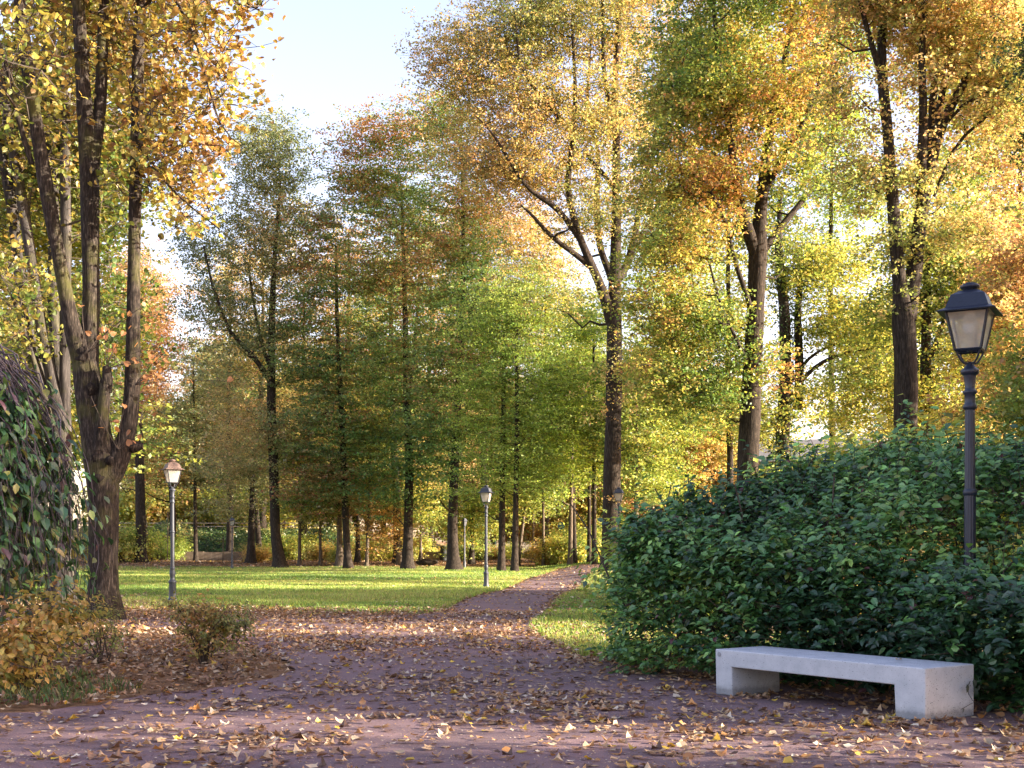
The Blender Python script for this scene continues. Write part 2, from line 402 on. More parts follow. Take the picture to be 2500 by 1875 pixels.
    col = pick_cols(pal, np.clip(key, 0, .999), rg)
    fg = Geo(); scatter(fg, tpl, p, rm, leaf*rg.uniform(.65, 1.25, n), col)
    tr = tg.build('trunk', M[bark_m], root, True)
    bgm.build('branches', M[limb_bark or bark_m] if limb_bark or bark_m else M['twig'], root)
    fg.build('crown', M[leaf_m], root)
    return root

def px_limb(pts, Z, basepx, dz=0.0):
    """pts: (px, py, depth offset m, width px) -> rows relative to the base point"""
    b = np.asarray(basepx); out = []
    for (px, py, dd, w) in pts:
        P = W(px, py, Z+dd)-b; out.append([*P, w/2/FPX*(Z+dd)])
    return out
def px_blob(px, py, rx, ry, Z, depth, base, w=1.0, dd=0.0):
    P = W(px, py, Z+dd)-np.asarray(base); k = (Z+dd)/FPX
    return (*P, rx*k, depth, ry*k, w)
def gbase(px, Z, sink=0.0):
    X = (px-CX)/FPX*Z; return np.array([X, Z, float(terrain(X, Z))-sink])

PAL = dict(
    oakgrey=[(.085, .11, .05), (.12, .145, .06), (.165, .18, .075), (.21, .20, .085), (.30, .23, .10)],
    maple=[(.06, .13, .04), (.09, .17, .04), (.13, .20, .045), (.13, .18, .04), (.20, .20, .045), (.28, .15, .055)],
    mapler=[(.06, .12, .04), (.09, .16, .045), (.14, .18, .05), (.18, .16, .055), (.28, .17, .07), (.25, .10, .05)],
    locust=[(.12, .19, .03), (.18, .25, .035), (.24, .30, .045), (.27, .31, .055)],
    golden=[(.13, .17, .045), (.21, .22, .06), (.30, .26, .08), (.37, .29, .10), (.37, .25, .09), (.30, .17, .07)],
    mixred=[(.08, .15, .03), (.13, .20, .035), (.20, .25, .04), (.29, .29, .045), (.36, .28, .06), (.35, .18, .06)],
    orange=[(.20, .24, .06), (.32, .30, .08), (.40, .31, .12), (.42, .27, .12), (.36, .20, .10)],
    linden=[(.12, .16, .025), (.20, .21, .03), (.29, .24, .04), (.34, .25, .045), (.33, .20, .05), (.26, .14, .05)],
    yg=[(.10, .15, .03), (.17, .21, .035), (.26, .27, .045), (.36, .31, .05)],
    yellow=[(.22, .22, .05), (.34, .27, .07), (.42, .29, .08), (.38, .22, .07)],
    darkg=[(.02, .045, .018), (.03, .06, .02), (.045, .08, .025)],
)
for k_ in ('maple', 'mapler', 'oakgrey', 'locust', 'yg'): PAL[k_] = [tuple(v*1.22 for v in c) for c in PAL[k_]]
# ------------------------------------------------------------------ ground, path, lawn, road
def struct(o): o['kind'] = 'structure'; return o
def sheet(name, ys, xl, xr, nx, dz, m, uniform=None):
    g = Geo(); V = []
    for y in ys:
        xs = np.linspace(xl(y), xr(y), nx) if uniform is None else uniform
        V.append(np.c_[xs, np.full(len(xs), y), terrain(xs, np.full(len(xs), y))+dz])
    n = len(V[0]); i = np.arange(len(ys)-1)[:, None]*n; j = np.arange(n-1)[None]
    g.add(np.vstack(V), np.stack([i+j, i+j+1, i+n+j+1, i+n+j], -1).reshape(-1, 4))
    return struct(g.build(name, m, None, True))
xs_t = np.unique(np.r_[np.linspace(-900, -60, 30), np.arange(-60, 60.1, 1.0), np.linspace(60, 900, 30)])
ys_t = np.unique(np.r_[np.linspace(-60, 0, 13), np.arange(0, 150, 1.0), np.linspace(150, 1500, 50)])
sheet('ground', ys_t, None, None, 0, 0, M['soil'], xs_t)
rp = np.random.default_rng(3)
_e1 = np.cumsum(rp.normal(0, .02, 3000)); _e2 = np.cumsum(rp.normal(0, .02, 3000))
def edge(a, y, amp=1.0): return amp*(a[int(np.clip(y*20, 0, 2999))]-a[max(0, int(y*20)-30)])
PL = np.array([(2, -60), (10.1, -60), (10.45, -12), (10.75, -4.3), (11.3, -3.75), (12.6, -3.2), (14.2, -2.85), (15.6, -2.75), (16.6, -3.0), (18.5, -4.2), (21, -5.5), (22.8, -7.5), (23.4, -30), (25.6, -30), (26.2, -7), (27.5, -2.2), (29, -1.6), (35, -1.4), (46, -.35), (60, .8), (78, 2.2), (84, 3.2), (92, 6.5)])
PR = np.array([(2, 60), (9.2, 60), (10.2, 9), (11.5, 5.9), (13.4, 4.1), (15, 2.4), (15.9, 1.4), (16.6, .95), (18.5, .65), (23.3, .25), (28.4, .72), (34, 1.1), (40, 1.65), (51, 2.8), (65, 4.3), (74, 6.5), (82, 12), (88, 16), (92, 18)])
fxl = lambda y: float(np.interp(y, PL[:, 0], PL[:, 1])); fxr = lambda y: float(np.interp(y, PR[:, 0], PR[:, 1]))
sheet('path', np.unique(np.r_[np.arange(2, 30, .15), np.arange(30, 92, .5)]), lambda y: fxl(y)+edge(_e1, y), lambda y: fxr(y)+edge(_e2, y), 60, .02, M['asphalt'])
sheet('lawn', np.arange(31, 101, .5), lambda y: -45+0*y, lambda y: min(fxl(y)-.1+.8*edge(_e2, y+7), 30), 90, .012, M['turf'])
sheet('grass_verge', np.arange(16.9, 81, .4), lambda y: fxr(y)+.1+.8*edge(_e1, y+9), lambda y: max(fxr(y)+.5, 9+.1*y), 40, .010, M['turf'])
sheet('far_verge', np.arange(93.2, 104, .5), lambda y: 3.0, lambda y: 40, 40, .012, M['turf'])
sheet('embankment', np.arange(121.5, 135.5, .5), lambda y: -70, lambda y: -5.0-1.2*(y-121), 60, .03, M['bank'])
sheet('road', np.arange(136, 141, .5), lambda y: -90, lambda y: -16, 60, .05, M['road'])

# ------------------------------------------------------------------ fallen leaves (stuff)
LIT = [(.10, .055, .035), (.17, .095, .055), (.26, .15, .085), (.34, .20, .10), (.42, .28, .16), (.50, .38, .24), (.58, .50, .38), (.45, .22, .07), (.50, .34, .05)]
LW = [.09, .12, .16, .18, .19, .12, .05, .05, .05]
def inside_path(x, y):
    return (x > np.interp(y, PL[:, 0], PL[:, 1])) & (x < np.interp(y, PR[:, 0], PR[:, 1]))
HF = np.array([(1.02, 16.3), (1.45, 14.9), (2.9, 13.15), (4.35, 11.15), (5.15, 10.0)])      # foot of the hedge
def hedge_front_y(x): return np.interp(x, HF[:, 0], HF[:, 1])
def litter_density(x, y):
    p = np.c_[x, y, 0*x]
    c1 = np.clip(.5+.55*vnoise(p*[1, 1.6, 1], 2.2, 5)+.35*vnoise(p*[1, 1.5, 1], 6.5, 6), 0, 1.4)
    on = inside_path(x, y)
    near = 130*c1**2+34
    near = near*(1+1.1*smooth(0.5, 4, x)*(1-smooth(9.5, 11, y)))*(.35+.65*smooth(-4.5, -1.5, x))
    edge_r = np.exp(-np.abs(np.interp(y, HF[::-1, 1], HF[::-1, 0])-x-.1)/.35)*(y < 16)*60
    d = near+edge_r
    mid = (55+110*c1**1.5)*smooth(15.2, 18.5, y)*(1-smooth(27.5, 30, y))
    d = np.where(on, d*(1-smooth(15.5, 17, y))+mid, d)
    dl = np.minimum(np.abs(x-np.interp(y, PL[:, 0], PL[:, 1])), np.abs(x-np.interp(y, PR[:, 0], PR[:, 1])))
    far_p = 5+10*c1**2+34*np.exp(-dl/.22)
    d = np.where(on & (y > 27), mid+far_p, d)
    bed = (~on) & (y < 24) & (x < 0)
    d = np.where(bed, 150*np.clip(.7+.4*c1, 0, 1), d)
    lawn = (~on) & (y >= 24) & (x < np.interp(y, PL[:, 0], PL[:, 1]))
    sh = y+2.2*vnoise(p, .8, 9)
    frontl = 34-5*smooth(-8, -2, x)+3.5*(1-smooth(-13, -8, x))
    d = np.where(lawn, 95*(1-smooth(frontl-3, frontl+4, sh))+7+8*(c1 > .9)+26*np.exp(-dl/.35), d)
    ver = (~on) & (y >= 15.5) & (x > 0)
    d = np.where(ver, (18+75*c1*(1-smooth(19, 27, y)))+30*np.exp(-dl/.3), d)
    d = np.where((y > 93)&(~on), 9, d)
    d = np.where(y > 97, 16, d)
    return d
def scatter_litter(name, y0, y1, dmax, size, simple, xlim, lift):
    rg = np.random.default_rng(int(y0*10)+1)
    w = .44*y1+1.5; x0, x1 = max(-w, xlim[0]), min(w, xlim[1])
    n = int((x1-x0)*(y1-y0)*dmax)
    x = rg.uniform(x0, x1, n); y = rg.uniform(y0, y1, n)
    k = (np.abs(x) < .44*y+1.5) & (rg.random(n)*dmax < litter_density(x, y))
    k &= ~((x > 1.2) & (y > hedge_front_y(x)+1.6) & (y < 17) & (x < 8))
    x, y = x[k], y[k]; n = len(x)
    on = inside_path(x, y)
    z = terrain(x, y)+.026+rg.random(n)*np.where(on, .012, .05)*lift
    pos = np.c_[x, y, z]; g = Geo()
    tilt = np.where(rg.random(n) < .82, .09, .38)[:, None]*np.ones((1, 3))
    up = np.tile([0, 0, 1.], (n, 1))+rg.normal(size=(n, 3))*tilt*np.where(on, 1, 1.6)[:, None]
    rm = rotmats(n, up, .02, rg)
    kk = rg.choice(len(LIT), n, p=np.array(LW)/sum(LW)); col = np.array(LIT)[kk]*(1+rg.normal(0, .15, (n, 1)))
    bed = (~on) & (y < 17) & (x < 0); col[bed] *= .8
    sz = size*rg.uniform(.55, 1.25, n)
    tt = rg.integers(0, len(T_LITTER), n)
    for t in range(len(T_LITTER)):
        m = tt == t
        scatter(g, T_RHOMB if simple else T_LITTER[t], pos[m]+[0, 0, .0], rm[m], sz[m]*(1.2 if simple else 1), np.clip(col[m], .02, .8))
    o = g.build(name, M['litter_leaf'])
    tag(o, None, None, None, 'stuff'); return n
cnt = [scatter_litter('fallen_leaves', 7.2, 17, 300, .078, False, (-9, 8), 1.0),
       scatter_litter('fallen_leaves', 17, 36, 230, .085, False, (-16, 8), 1.0),
       scatter_litter('fallen_leaves', 36, 93, 40, .13, True, (-30, 30), .5),
       scatter_litter('fallen_leaves', 93, 122, 16, .17, True, (-60, 50), .5)]
rc_ = np.random.default_rng(91); n = 26000; y = 7.2+12*rc_.random(n)**1.2; x = rc_.uniform(-1, 1, n)*(.43*y+.6)
k_ = inside_path(x, y); x, y = x[k_], y[k_]; n = len(x); g = Geo(); p_ = np.c_[x, y, terrain(x, y)+.024]
scatter(g, T_RHOMB, p_, rotmats(n, np.tile([0, 0, 1.], (n, 1)), .15, rc_), rc_.uniform(.008, .026, n), np.array(LIT)[rc_.integers(0, 7, n)])
tag(g.build('leaf_crumbs', M['litter_leaf']), kind='stuff')
print('litter', cnt)

# ------------------------------------------------------------------ grass (stuff)
T_BLADE = (np.array([[-.5, 0, 0], [.5, 0, 0], [.35, .25, .6], [.1, .7, 1.0]]), np.array([[0, 1, 2, 3]]))
def grass(name, n, xf, y0, y1, h, w, seed, mask=None, cols=((.09, .16, .02), (.16, .24, .03), (.25, .30, .045), (.32, .30, .08)), power=1.0):
    rg = np.random.default_rng(seed)
    u = rg.random(n)**power
    y = y0+(y1-y0)*u; a, b = xf(y); x = a+(b-a)*rg.random(n)
    k = np.abs(x) < .44*y+2
    if mask is not None: k &= mask(x, y, rg)
    x, y = x[k], y[k]; n = len(x)
    pos = np.c_[x, y, terrain(x, y)+.01]
    th = rg.uniform(0, 2*np.pi, n)
    X = np.c_[np.cos(th), np.sin(th), 0*th]; Y = np.c_[-np.sin(th), np.cos(th), 0*th]
    hh = h*rg.uniform(.5, 1.3, n)*(1+.35*vnoise(pos, 1.1, seed))
    Z_ = np.tile([0, 0, 1.], (n, 1))
    rm = np.stack([X*(w/h), Y*.6, Z_], 1)
    key = .5+.25*vnoise(pos, .35, 8)+.2*vnoise(pos, 2.5, 9)+rg.normal(0, .2, n)
    g = Geo(); scatter(g, T_BLADE, pos, rm, hh, pick_cols(cols, np.clip(key, 0, .999), rg))
    o = g.build(name, M['grass_blade']); tag(o, kind='stuff'); return o
ipl = lambda y: np.interp(y, PL[:, 0], PL[:, 1]); ipr = lambda y: np.interp(y, PR[:, 0], PR[:, 1])
def lawn_mask(x, y, rg): return y+2.2*vnoise(np.c_[x, y, 0*x], .8, 9)+rg.normal(0, 1.6, len(x)) > 33-5*smooth(-8, -2, x)+3.5*(1-smooth(-13, -8, x))
grass('lawn_grass', 330000, lambda y: (-.36*y-2, ipl(y)-.05), 28, 100, .10, .022, 11, lawn_mask, power=1.35)
grass('verge_grass', 60000, lambda y: (ipr(y)+.05, ipr(y)+1.5+.14*(y-15)), 16.8, 80, .085, .014, 12, lambda x, y, rg: (rg.random(len(x)) < .35+.65*smooth(20, 27, y)) | (vnoise(np.c_[x, y, 0*x], 2.2, 3) > .35), power=1.6)
grass('bed_grass', 6000, lambda y: (-.44*y-.5, ipl(y)-.35), 10.8, 19, .10, .006, 13, lambda x, y, rg: vnoise(np.c_[x, y, 0*x], 2.4, 21)+.4*vnoise(np.c_[x, y, 0*x], 7, 22) > .5, ((.03, .07, .015), (.06, .11, .022), (.15, .13, .06)))
grass('far_grass', 40000, lambda y: (2.0+0*y, 30+0*y), 93, 106, .16, .04, 14)

# ------------------------------------------------------------------ bench
def bench():
    # the long axis runs from the left far corner (2.037, 12.27) to the right near corner (3.45, 10.26)
    a = np.array([2.037, 12.27]); b = np.array([3.45, 10.26]); L = float(np.linalg.norm(b-a)); ang = math.atan2(b[1]-a[1], b[0]-a[0])
    root = thing('concrete_bench', 'pale grey concrete bench with two block feet in front of the dark green hedge', 'bench', (a[0], a[1], .02), ang)
    root['group'] = 'benches'; del root['group']
    D, Hh, leg, th = .68, .45, .215, .165
    pts = [(0, 0), (leg+.012, 0), (leg, Hh-th), (L-leg-.1, Hh-th), (L-leg-.085, 0), (L, 0), (L+.0, Hh), (-.012, Hh)]
    def prism(poly, y0, y1, name):
        import bmesh
        bm = bmesh.new(); f = [bm.verts.new((p[0], y0, p[1])) for p in poly]; k = [bm.verts.new((p[0], y1, p[1])) for p in poly]
        n = len(poly); bm.faces.new(f); bm.faces.new(k[::-1])
        for i in range(n): bm.faces.new((f[(i+1) % n], f[i], k[i], k[(i+1) % n]))
        bmesh.ops.recalc_face_normals(bm, faces=bm.faces[:])
        bmesh.ops.bevel(bm, geom=bm.edges[:], offset=.011, segments=3, affect='EDGES', profile=.5)
        me = bpy.data.meshes.new(name); bm.to_mesh(me); bm.free(); me.materials.append(M['concrete'])
        o = bpy.data.objects.new(name, me); C.objects.link(o); o.parent = root; return o
    prism(pts, 0, D, 'bench_body')
    g = Geo(); g.lathe([(.0, 0), (.022, 0), (.022, .006), (.020, .008), (.0, .008)], 20)
    o = g.build('plug', M['concrete_plug'], root, False); o.location = (.048, -.0005, Hh-.048); o.rotation_euler = (R(90), 0, 0)
    return root, ang, L, D
bench_root, b_ang, b_L, b_D = bench()

# ------------------------------------------------------------------ street lamps
def lamp(label, x, y, rz, near, H=4.03, group='old-fashioned lantern posts in the park'):
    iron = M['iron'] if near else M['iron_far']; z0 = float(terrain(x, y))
    root = thing('street_lamp', label, 'street lamp', (x, y, z0), rz, group); sd = 32 if near else 20
    g = Geo()
    g.lathe([(.0, -.05), (.135, -.05), (.135, .07), (.125, .09), (.122, .14), (.105, .17), (.10, .20), (.095, .56), (.10, .58), (.112, .60), (.112, .635), (.09, .65), (.066, .69), (.062, .74), (.076, .78), (.083, .85), (.078, .91), (.060, .97), (.070, .985), (.072, 1.01), (.058, 1.03)], sd)
    g.build('base', iron, root, True)
    g = Geo()
    g.lathe([(.056, 1.03), (.0555, 1.06), (.055, 1.98), (.055, 1.99)], 48 if near else 24, (1.0, 2.5, 12, .12))
    g.lathe([(.053, 1.985), (.065, 2.0), (.065, 2.03), (.052, 2.05)], sd)
    g.lathe([(.051, 2.045), (.050, 2.07), (.046, 2.80), (.046, 2.82)], 48 if near else 24, (1.0, 2.9, 12, .12))
    g.lathe([(.046, 2.815), (.062, 2.83), (.066, 2.85), (.055, 2.87), (.050, 2.89), (.050, 2.96), (.063, 2.975), (.067, 2.995), (.05, 3.01), (.046, 3.03), (.055, 3.12), (.062, 3.15)], sd)
    g.lathe([(.062, 3.149), (.082, 3.165), (.088, 3.19), (.08, 3.205), (.05, 3.23), (.028, 3.26), (.02, 3.28), (.0, 3.28)], sd)
    g.build('pole', iron, root, True)
    B = 3.39; T_ = 3.755; hb, ht, he = .118, .19, .262        # lantern bottom, glass top, half sizes
    g = Geo()
    for sx, sy in ((1, 1), (1, -1), (-1, 1), (-1, -1)):       # scroll brackets
        t = np.linspace(0, 1, 9); r = .015+.14*t; r[5:] = .015+.14*t[5:]
        zz = 3.265+.005*t+.12*np.clip(t-.35, 0, 1)**1.6/.5
        P = np.c_[sx*r*.72, sy*r*.72, zz]; P[-1, 2] = B+.005
        g.tube(P, .010, 6)
    g.build('bracket', iron, root, True)
    fr = Geo()
    def bar(p, q, r): fr.tube(np.array([p, q]), r, 4, cap=False)
    cb = [(sx*hb, sy*hb, B) for sx, sy in ((1, 1), (-1, 1), (-1, -1), (1, -1))]; ct = [(sx*ht, sy*ht, T_) for sx, sy in ((1, 1), (-1, 1), (-1, -1), (1, -1))]
    for i in range(4):
        bar(cb[i], ct[i], .014); fr.tube(np.array([cb[i], cb[(i+1) % 4]]), .0135, 4); fr.tube(np.array([ct[i], ct[(i+1) % 4]]), .0125, 4)
    fr.tube(np.array([[-hb, 0, B], [hb, 0, B]]), .009, 4); fr.tube(np.array([[0, -hb, B], [0, hb, B]]), .0085, 4)
    fr.lathe([(.0, B-.015), (.03, B-.01), (.03, B+.012), (.0, B+.012)], 12)
    frame = fr.build('lantern_frame', iron, root)
    for i in range(4):
        p = Geo(); a, b, c, d = [np.array(k) for k in (cb[i], cb[(i+1) % 4], ct[(i+1) % 4], ct[i])]
        p.add([a, b, c, d], [(0, 1, 2, 3)]); p.build('glass_pane', M['glass'] if near else M['glass_far'], frame)
    # bulb in a ribbed holder, hanging under the hood
    g = Geo(); g.lathe([(.0, T_+.03), (.05, T_+.03), (.055, T_-.02), (.058, T_-.06)], 24)
    for k in range(18):
        a = k*2*math.pi/18; g.tube(np.array([[.058*math.cos(a), .058*math.sin(a), T_-.055], [.058*math.cos(a), .058*math.sin(a), T_-.115]]), .003, 4)
    g.build('bulb_holder', M['opal'], root)
    g = Geo(); g.lathe([(.062, T_-.112), (.064, T_-.15), (.055, T_-.185), (.03, T_-.205), (0, T_-.208)], 24); g.build('bulb', M['opal'], root, True)
    g = Geo(); g.tube(np.array([[.05, .05, B], [.045, .045, T_-.02]]), .012, 6); g.build('cable_tube', iron, root)
    rm_ = M['iron'] if near else (M['iron_sunlit'] if near is None else M['iron_far'])
    h = Geo()
    def sq(levels):
        V = []
        for r, z in levels: V += [(r, r, z), (-r, r, z), (-r, -r, z), (r, -r, z)]
        F = [(4*k+i, 4*k+(i+1) % 4, 4*k+4+(i+1) % 4, 4*k+4+i) for k in range(len(levels)-1) for i in range(4)]
        h.add(V, F)
    sq([(.0, T_+.016), (he, T_-.008), (he+.004, T_-.004), (he, T_+.004), (.205, T_+.03), (.196, T_+.036), (.152, T_+.165), (.145, T_+.168), (.085, T_+.205), (.06, T_+.215), (.0, T_+.215)])
    hood = h.build('hood', rm_, root)
    g = Geo(); g.lathe([(.055, T_+.205), (.055, T_+.225), (.085, T_+.235), (.092, T_+.25), (.090, T_+.262), (.07, T_+.272), (.072, T_+.278), (.045, T_+.288), (.0, T_+.29)], 24)
    g.build('hood_cap', rm_, root, True)
    return root
def at(px, Z): return (px-CX)/FPX*Z
lamp('near blue-black lantern post rising out of the hedge behind the concrete bench', at(2368, 11.9), 11.9, R(-29.5), True)
LA = lamp('lantern post with sunlit brown hood beside the near forked tree', at(421, 34.4), 34.4, R(33), None)
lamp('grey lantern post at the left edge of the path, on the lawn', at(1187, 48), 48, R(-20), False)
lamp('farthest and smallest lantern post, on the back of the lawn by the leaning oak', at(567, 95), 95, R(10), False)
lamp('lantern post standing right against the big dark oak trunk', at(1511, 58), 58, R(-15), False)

# ------------------------------------------------------------------ near linden with three stems (left)
def linden_near():
    Z = 25.7; px0 = 252; b = gbase(px0, Z)
    L = lambda pts: px_limb(pts, Z, b)
    limbs = [
        L([(254, 1513, 0, 84), (252, 1440, 0, 70), (252, 1300, 0, 70), (254, 1200, 0, 70), (251, 1150, 0, 82), (246, 1115, 0, 86), (236, 1080, 0, 74), (226, 1000, 0, 70), (216, 930, 0, 64), (205, 872, 0, 58), (200, 858, 0, 44)]),
        L([(250, 1185, 0, 62), (272, 1145, 0, 66), (293, 1108, 0, 56), (312, 1080, 0, 44), (321, 1030, 0, 40), (325, 945, 0, 37), (326, 800, .1, 33), (326, 640, .1, 30), (330, 480, .2, 30), (334, 300, .2, 30), (336, 150, .3, 28), (343, 0, .3, 25), (348, -200, .3, 20), (345, -380, .4, 12)]),
        L([(202, 880, 0, 50), (183, 840, 0, 42), (171, 790, -.1, 36), (158, 700, -.2, 34), (137, 590, -.3, 33), (108, 440, -.4, 34), (86, 290, -.4, 32), (66, 145, -.5, 31), (46, 0, -.5, 28), (30, -160, -.5, 22), (15, -330, -.5, 14)]),
        L([(214, 900, .1, 50), (220, 850, .1, 44), (223, 760, .2, 42), (222, 640, .2, 41), (220, 520, .2, 44), (219, 400, .2, 46), (214, 330, .2, 40), (205, 200, .2, 34), (198, 60, .1, 31), (192, -60, .1, 27), (190, -250, .1, 18)]),
        L([(224, 420, .2, 34), (240, 330, .3, 30), (249, 200, .4, 28), (252, 90, .4, 27), (256, 0, .5, 26), (262, -150, .6, 20), (266, -320, .6, 12)]),
        L([(262, 960, -.2, 22), (264, 920, -.25, 26), (262, 895, -.25, 20)]),
        L([(325, 1090, 0, 34), (342, 1092, 0, 24), (350, 1090, 0, 12)]),
        L([(240, 1100, -.25, 30), (246, 1060, -.28, 30), (252, 1000, -.25, 28), (255, 930, -.2, 26)]),
        # drooping side branches over the lawn
        L([(334, 330, .2, 9), (352, 380, 0, 7), (376, 410, -.3, 6), (434, 482, -.8, 5), (482, 521, -1.1, 4), (535, 559, -1.3, 3)]),
        L([(343, 30, .3, 12), (390, -60, 0, 9), (434, 0, -.6, 7), (463, 63, -.9, 6), (502, 169, -1.2, 5), (523, 251, -1.4, 4.5), (526, 313, -1.5, 4), (560, 345, -1.6, 3), (603, 366, -1.7, 2)]),
        L([(343, -10, .3, 12), (420, -90, -.5, 8), (500, -60, -1, 6), (560, -10, -1.3, 5), (640, 28, -1.6, 3)]),
        L([(336, 130, .3, 8), (322, 200, -.3, 7), (352, 290, -.5, 6), (345, 350, -.6, 4)]),
        L([(78, 400, -.4, 14), (50, 330, -.6, 13), (30, 200, -.7, 11), (10, 110, -.8, 9), (-15, 60, -.9, 7)]),
    ]
    B = lambda *a, **k: px_blob(*a, base=b, **k)
    blobs = [B(120, 60, 200, 130, Z, 1.6, w=.7, dd=1.8), B(350, 80, 170, 150, Z, 1.6, w=.8, dd=.8), B(470, 60, 130, 110, Z, 1.2, w=.8, dd=-.8),
             B(410, 300, 90, 150, Z, 1.2, w=1.0), B(420, 420, 80, 110, Z, 1.2, w=.9, dd=-.3), B(100, 300, 110, 120, Z, 1.5, w=.4, dd=1.6), B(330, 480, 75, 70, Z, 1.0, w=.5),
             B(600, 20, 75, 40, Z, .5, w=.7, dd=-1.5), B(560, 110, 50, 90, Z, .6, w=.6, dd=-1.4), B(540, 240, 50, 80, Z, .5, w=.5, dd=-1.4), B(470, 340, 90, 120, Z, .9, w=.8, dd=-.6), B(430, 520, 70, 60, Z, .6, w=.5, dd=-.8), B(60, 120, 150, 120, Z, 1.0, w=.35, dd=-2.0), B(150, 200, 110, 60, Z, .6, w=.5, dd=-2.5), B(250, -200, 330, 160, Z, 2.5, w=.8), B(170, 640, 60, 90, Z, 1.2, w=.2, dd=1.5), B(520, 170, 60, 120, Z, .6, w=.8, dd=-1.1)]
    t = build_tree('linden_tree', 'nearest tree: thick trunk forking into three tall bare stems with yellow leaves', 'tree', b, limbs, blobs, [tuple(.85*q for q in c) for c in PAL['linden']],
                   nclump=290, per=60, leaf=.13, clump_r=(.42, .42, .30), seed=21, tpl=T_HEART, bark_m='bark_near', limb_bark='twig', flare=1.25, trunk_sides=30,
                   gap=.15, twigs=5, droop=1.0, lump=.055, hue_f=.6, maxbr=.035)
    # knots and thin epicormic shoots
    for (px, py, r, dz) in ((232, 1118, .10, -.30), (268, 1125, .085, -.36), (206, 868, .20, -.05), (258, 938, .13, -.22), (222, 950, .13, -.2), (322, 925, .15, 0), (245, 1160, .16, -.2), (196, 880, .15, 0)):
        P = W(px, py, Z+dz)-b; a = np.linspace(0, np.pi, 9); q = np.random.default_rng(px)
        s = Geo(); s.lathe(np.c_[r*np.sin(a)*(1+.12*q.normal(size=9)), -r*1.15*np.cos(a)], 14); s.v[0] = s.v[0]*(1+.10*q.normal(size=(len(s.v[0]), 1)))
        o = s.build('knot', M['bark_dark'], t, True); o.location = tuple(P)
    g = Geo(); q = np.random.default_rng(5); lv = []
    for k in range(26):
        px, py = ((262, 900), (330, 940), (215, 860), (290, 1100))[k % 4]; P = W(px, py, Z-.25)-b
        d = np.array([q.normal(.55, .5), q.normal(-.2, .3), q.uniform(.15, 1.1)]); d /= np.linalg.norm(d); Ln = q.uniform(.6, 1.9)
        t_ = np.linspace(0, 1, 6)[:, None]; Q = P+d*t_*Ln+np.array([.3, 0, -.25])*t_**2*Ln*.5
        g.tube(Q, np.linspace(.009, .003, 6), 4, cap=False); lv += [Q[q.integers(2, 6)] for _ in range(2)]
    g.build('shoots', M['twig'], t)
    g = Geo(); lv = np.array(lv); n = len(lv)
    scatter(g, T_HEART, lv+q.normal(0, .04, (n, 3)), rotmats(n, np.tile([0, -.6, .5], (n, 1)), .5, q), .15*q.uniform(.7, 1.1, n), np.clip(np.array([[.42, .20, .08]])*(1+q.normal(0, .2, (n, 1))), .02, .8))
    g.build('shoot_leaves', M['leaf'], t)
linden_near()
def linden_far():
    Z = 30.5; px0 = 150; b = gbase(px0, Z); L = lambda pts: px_limb(pts, Z, b)
    limbs = [L([(150, 1505, 0, 66), (150, 1300, 0, 54), (150, 1120, 0, 52), (145, 1020, 0, 46), (136, 940, 0, 30), (110, 860, 0, 27), (94, 760, 0, 26), (76, 627, 0, 26), (53, 482, .2, 26), (27, 338, .2, 25), (-4, 150, .2, 22), (-30, -60, .2, 16)]),
             L([(152, 1040, .2, 32), (148, 960, .3, 27), (140, 860, .4, 27), (128, 790, .5, 26), (131, 600, .6, 26), (130, 434, .6, 26), (120, 241, .7, 24), (104, 20, .7, 22), (95, -150, .7, 15)]),
             L([(158, 1060, .1, 34), (158, 970, 0, 27), (157, 820, 0, 25), (160, 600, 0, 26), (157, 400, 0, 25), (156, 200, .1, 23), (155, 0, .1, 22), (152, -160, .1, 15)]),
             L([(140, 1060, .2, 28), (112, 930, .3, 20), (78, 860, .3, 20), (45, 660, .4, 26), (24, 482, .5, 26), (2, 376, .5, 24), (-40, 200, .6, 17)]),
             L([(128, 1040, -.3, 16), (100, 930, -.4, 13), (60, 800, -.5, 11), (35, 720, -.6, 8)])]
    B = lambda *a, **k: px_blob(*a, base=b, **k)
    blobs = [B(60, 260, 160, 230, Z, 2.5, w=1.0, dd=1.5), B(200, 450, 130, 220, Z, 2.4, w=1.0, dd=1.5), B(280, 260, 120, 260, Z, 2.4, w=1.0, dd=1.5),
             B(50, 740, 75, 130, Z, 1.5, w=2.2, dd=-1.0), B(20, 860, 70, 80, Z, 1.2, w=2.0, dd=-1.0), B(60, 560, 90, 130, Z, 1.6, w=1.2, dd=1.6), B(100, 900, 110, 120, Z, 1.6, w=1.2, dd=2.2), B(120, 40, 260, 160, Z, 2.8, w=.8, dd=1.5), B(160, 760, 120, 150, Z, 2.2, w=.8, dd=2.5), B(280, 760, 60, 250, Z, 1.8, w=.5, dd=3.0), B(240, 980, 60, 110, Z, 1.8, w=.6, dd=3.0)]
    build_tree('linden_tree', 'many-stemmed tree behind the nearest one at the left edge, leaves yellow-green', 'tree', b, limbs, blobs,
               [(.045, .08, .015), (.075, .12, .02), (.12, .155, .022), (.19, .18, .028), (.23, .17, .03)], nclump=480, per=64, leaf=.13, clump_r=(.5, .5, .35), seed=22, tpl=T_HEART,
               bark_m='bark_smooth', limb_bark='twig', flare=1.3, trunk_sides=16, gap=.1, twigs=4, droop=1.0, lump=.04, maxbr=.035)
linden_far()

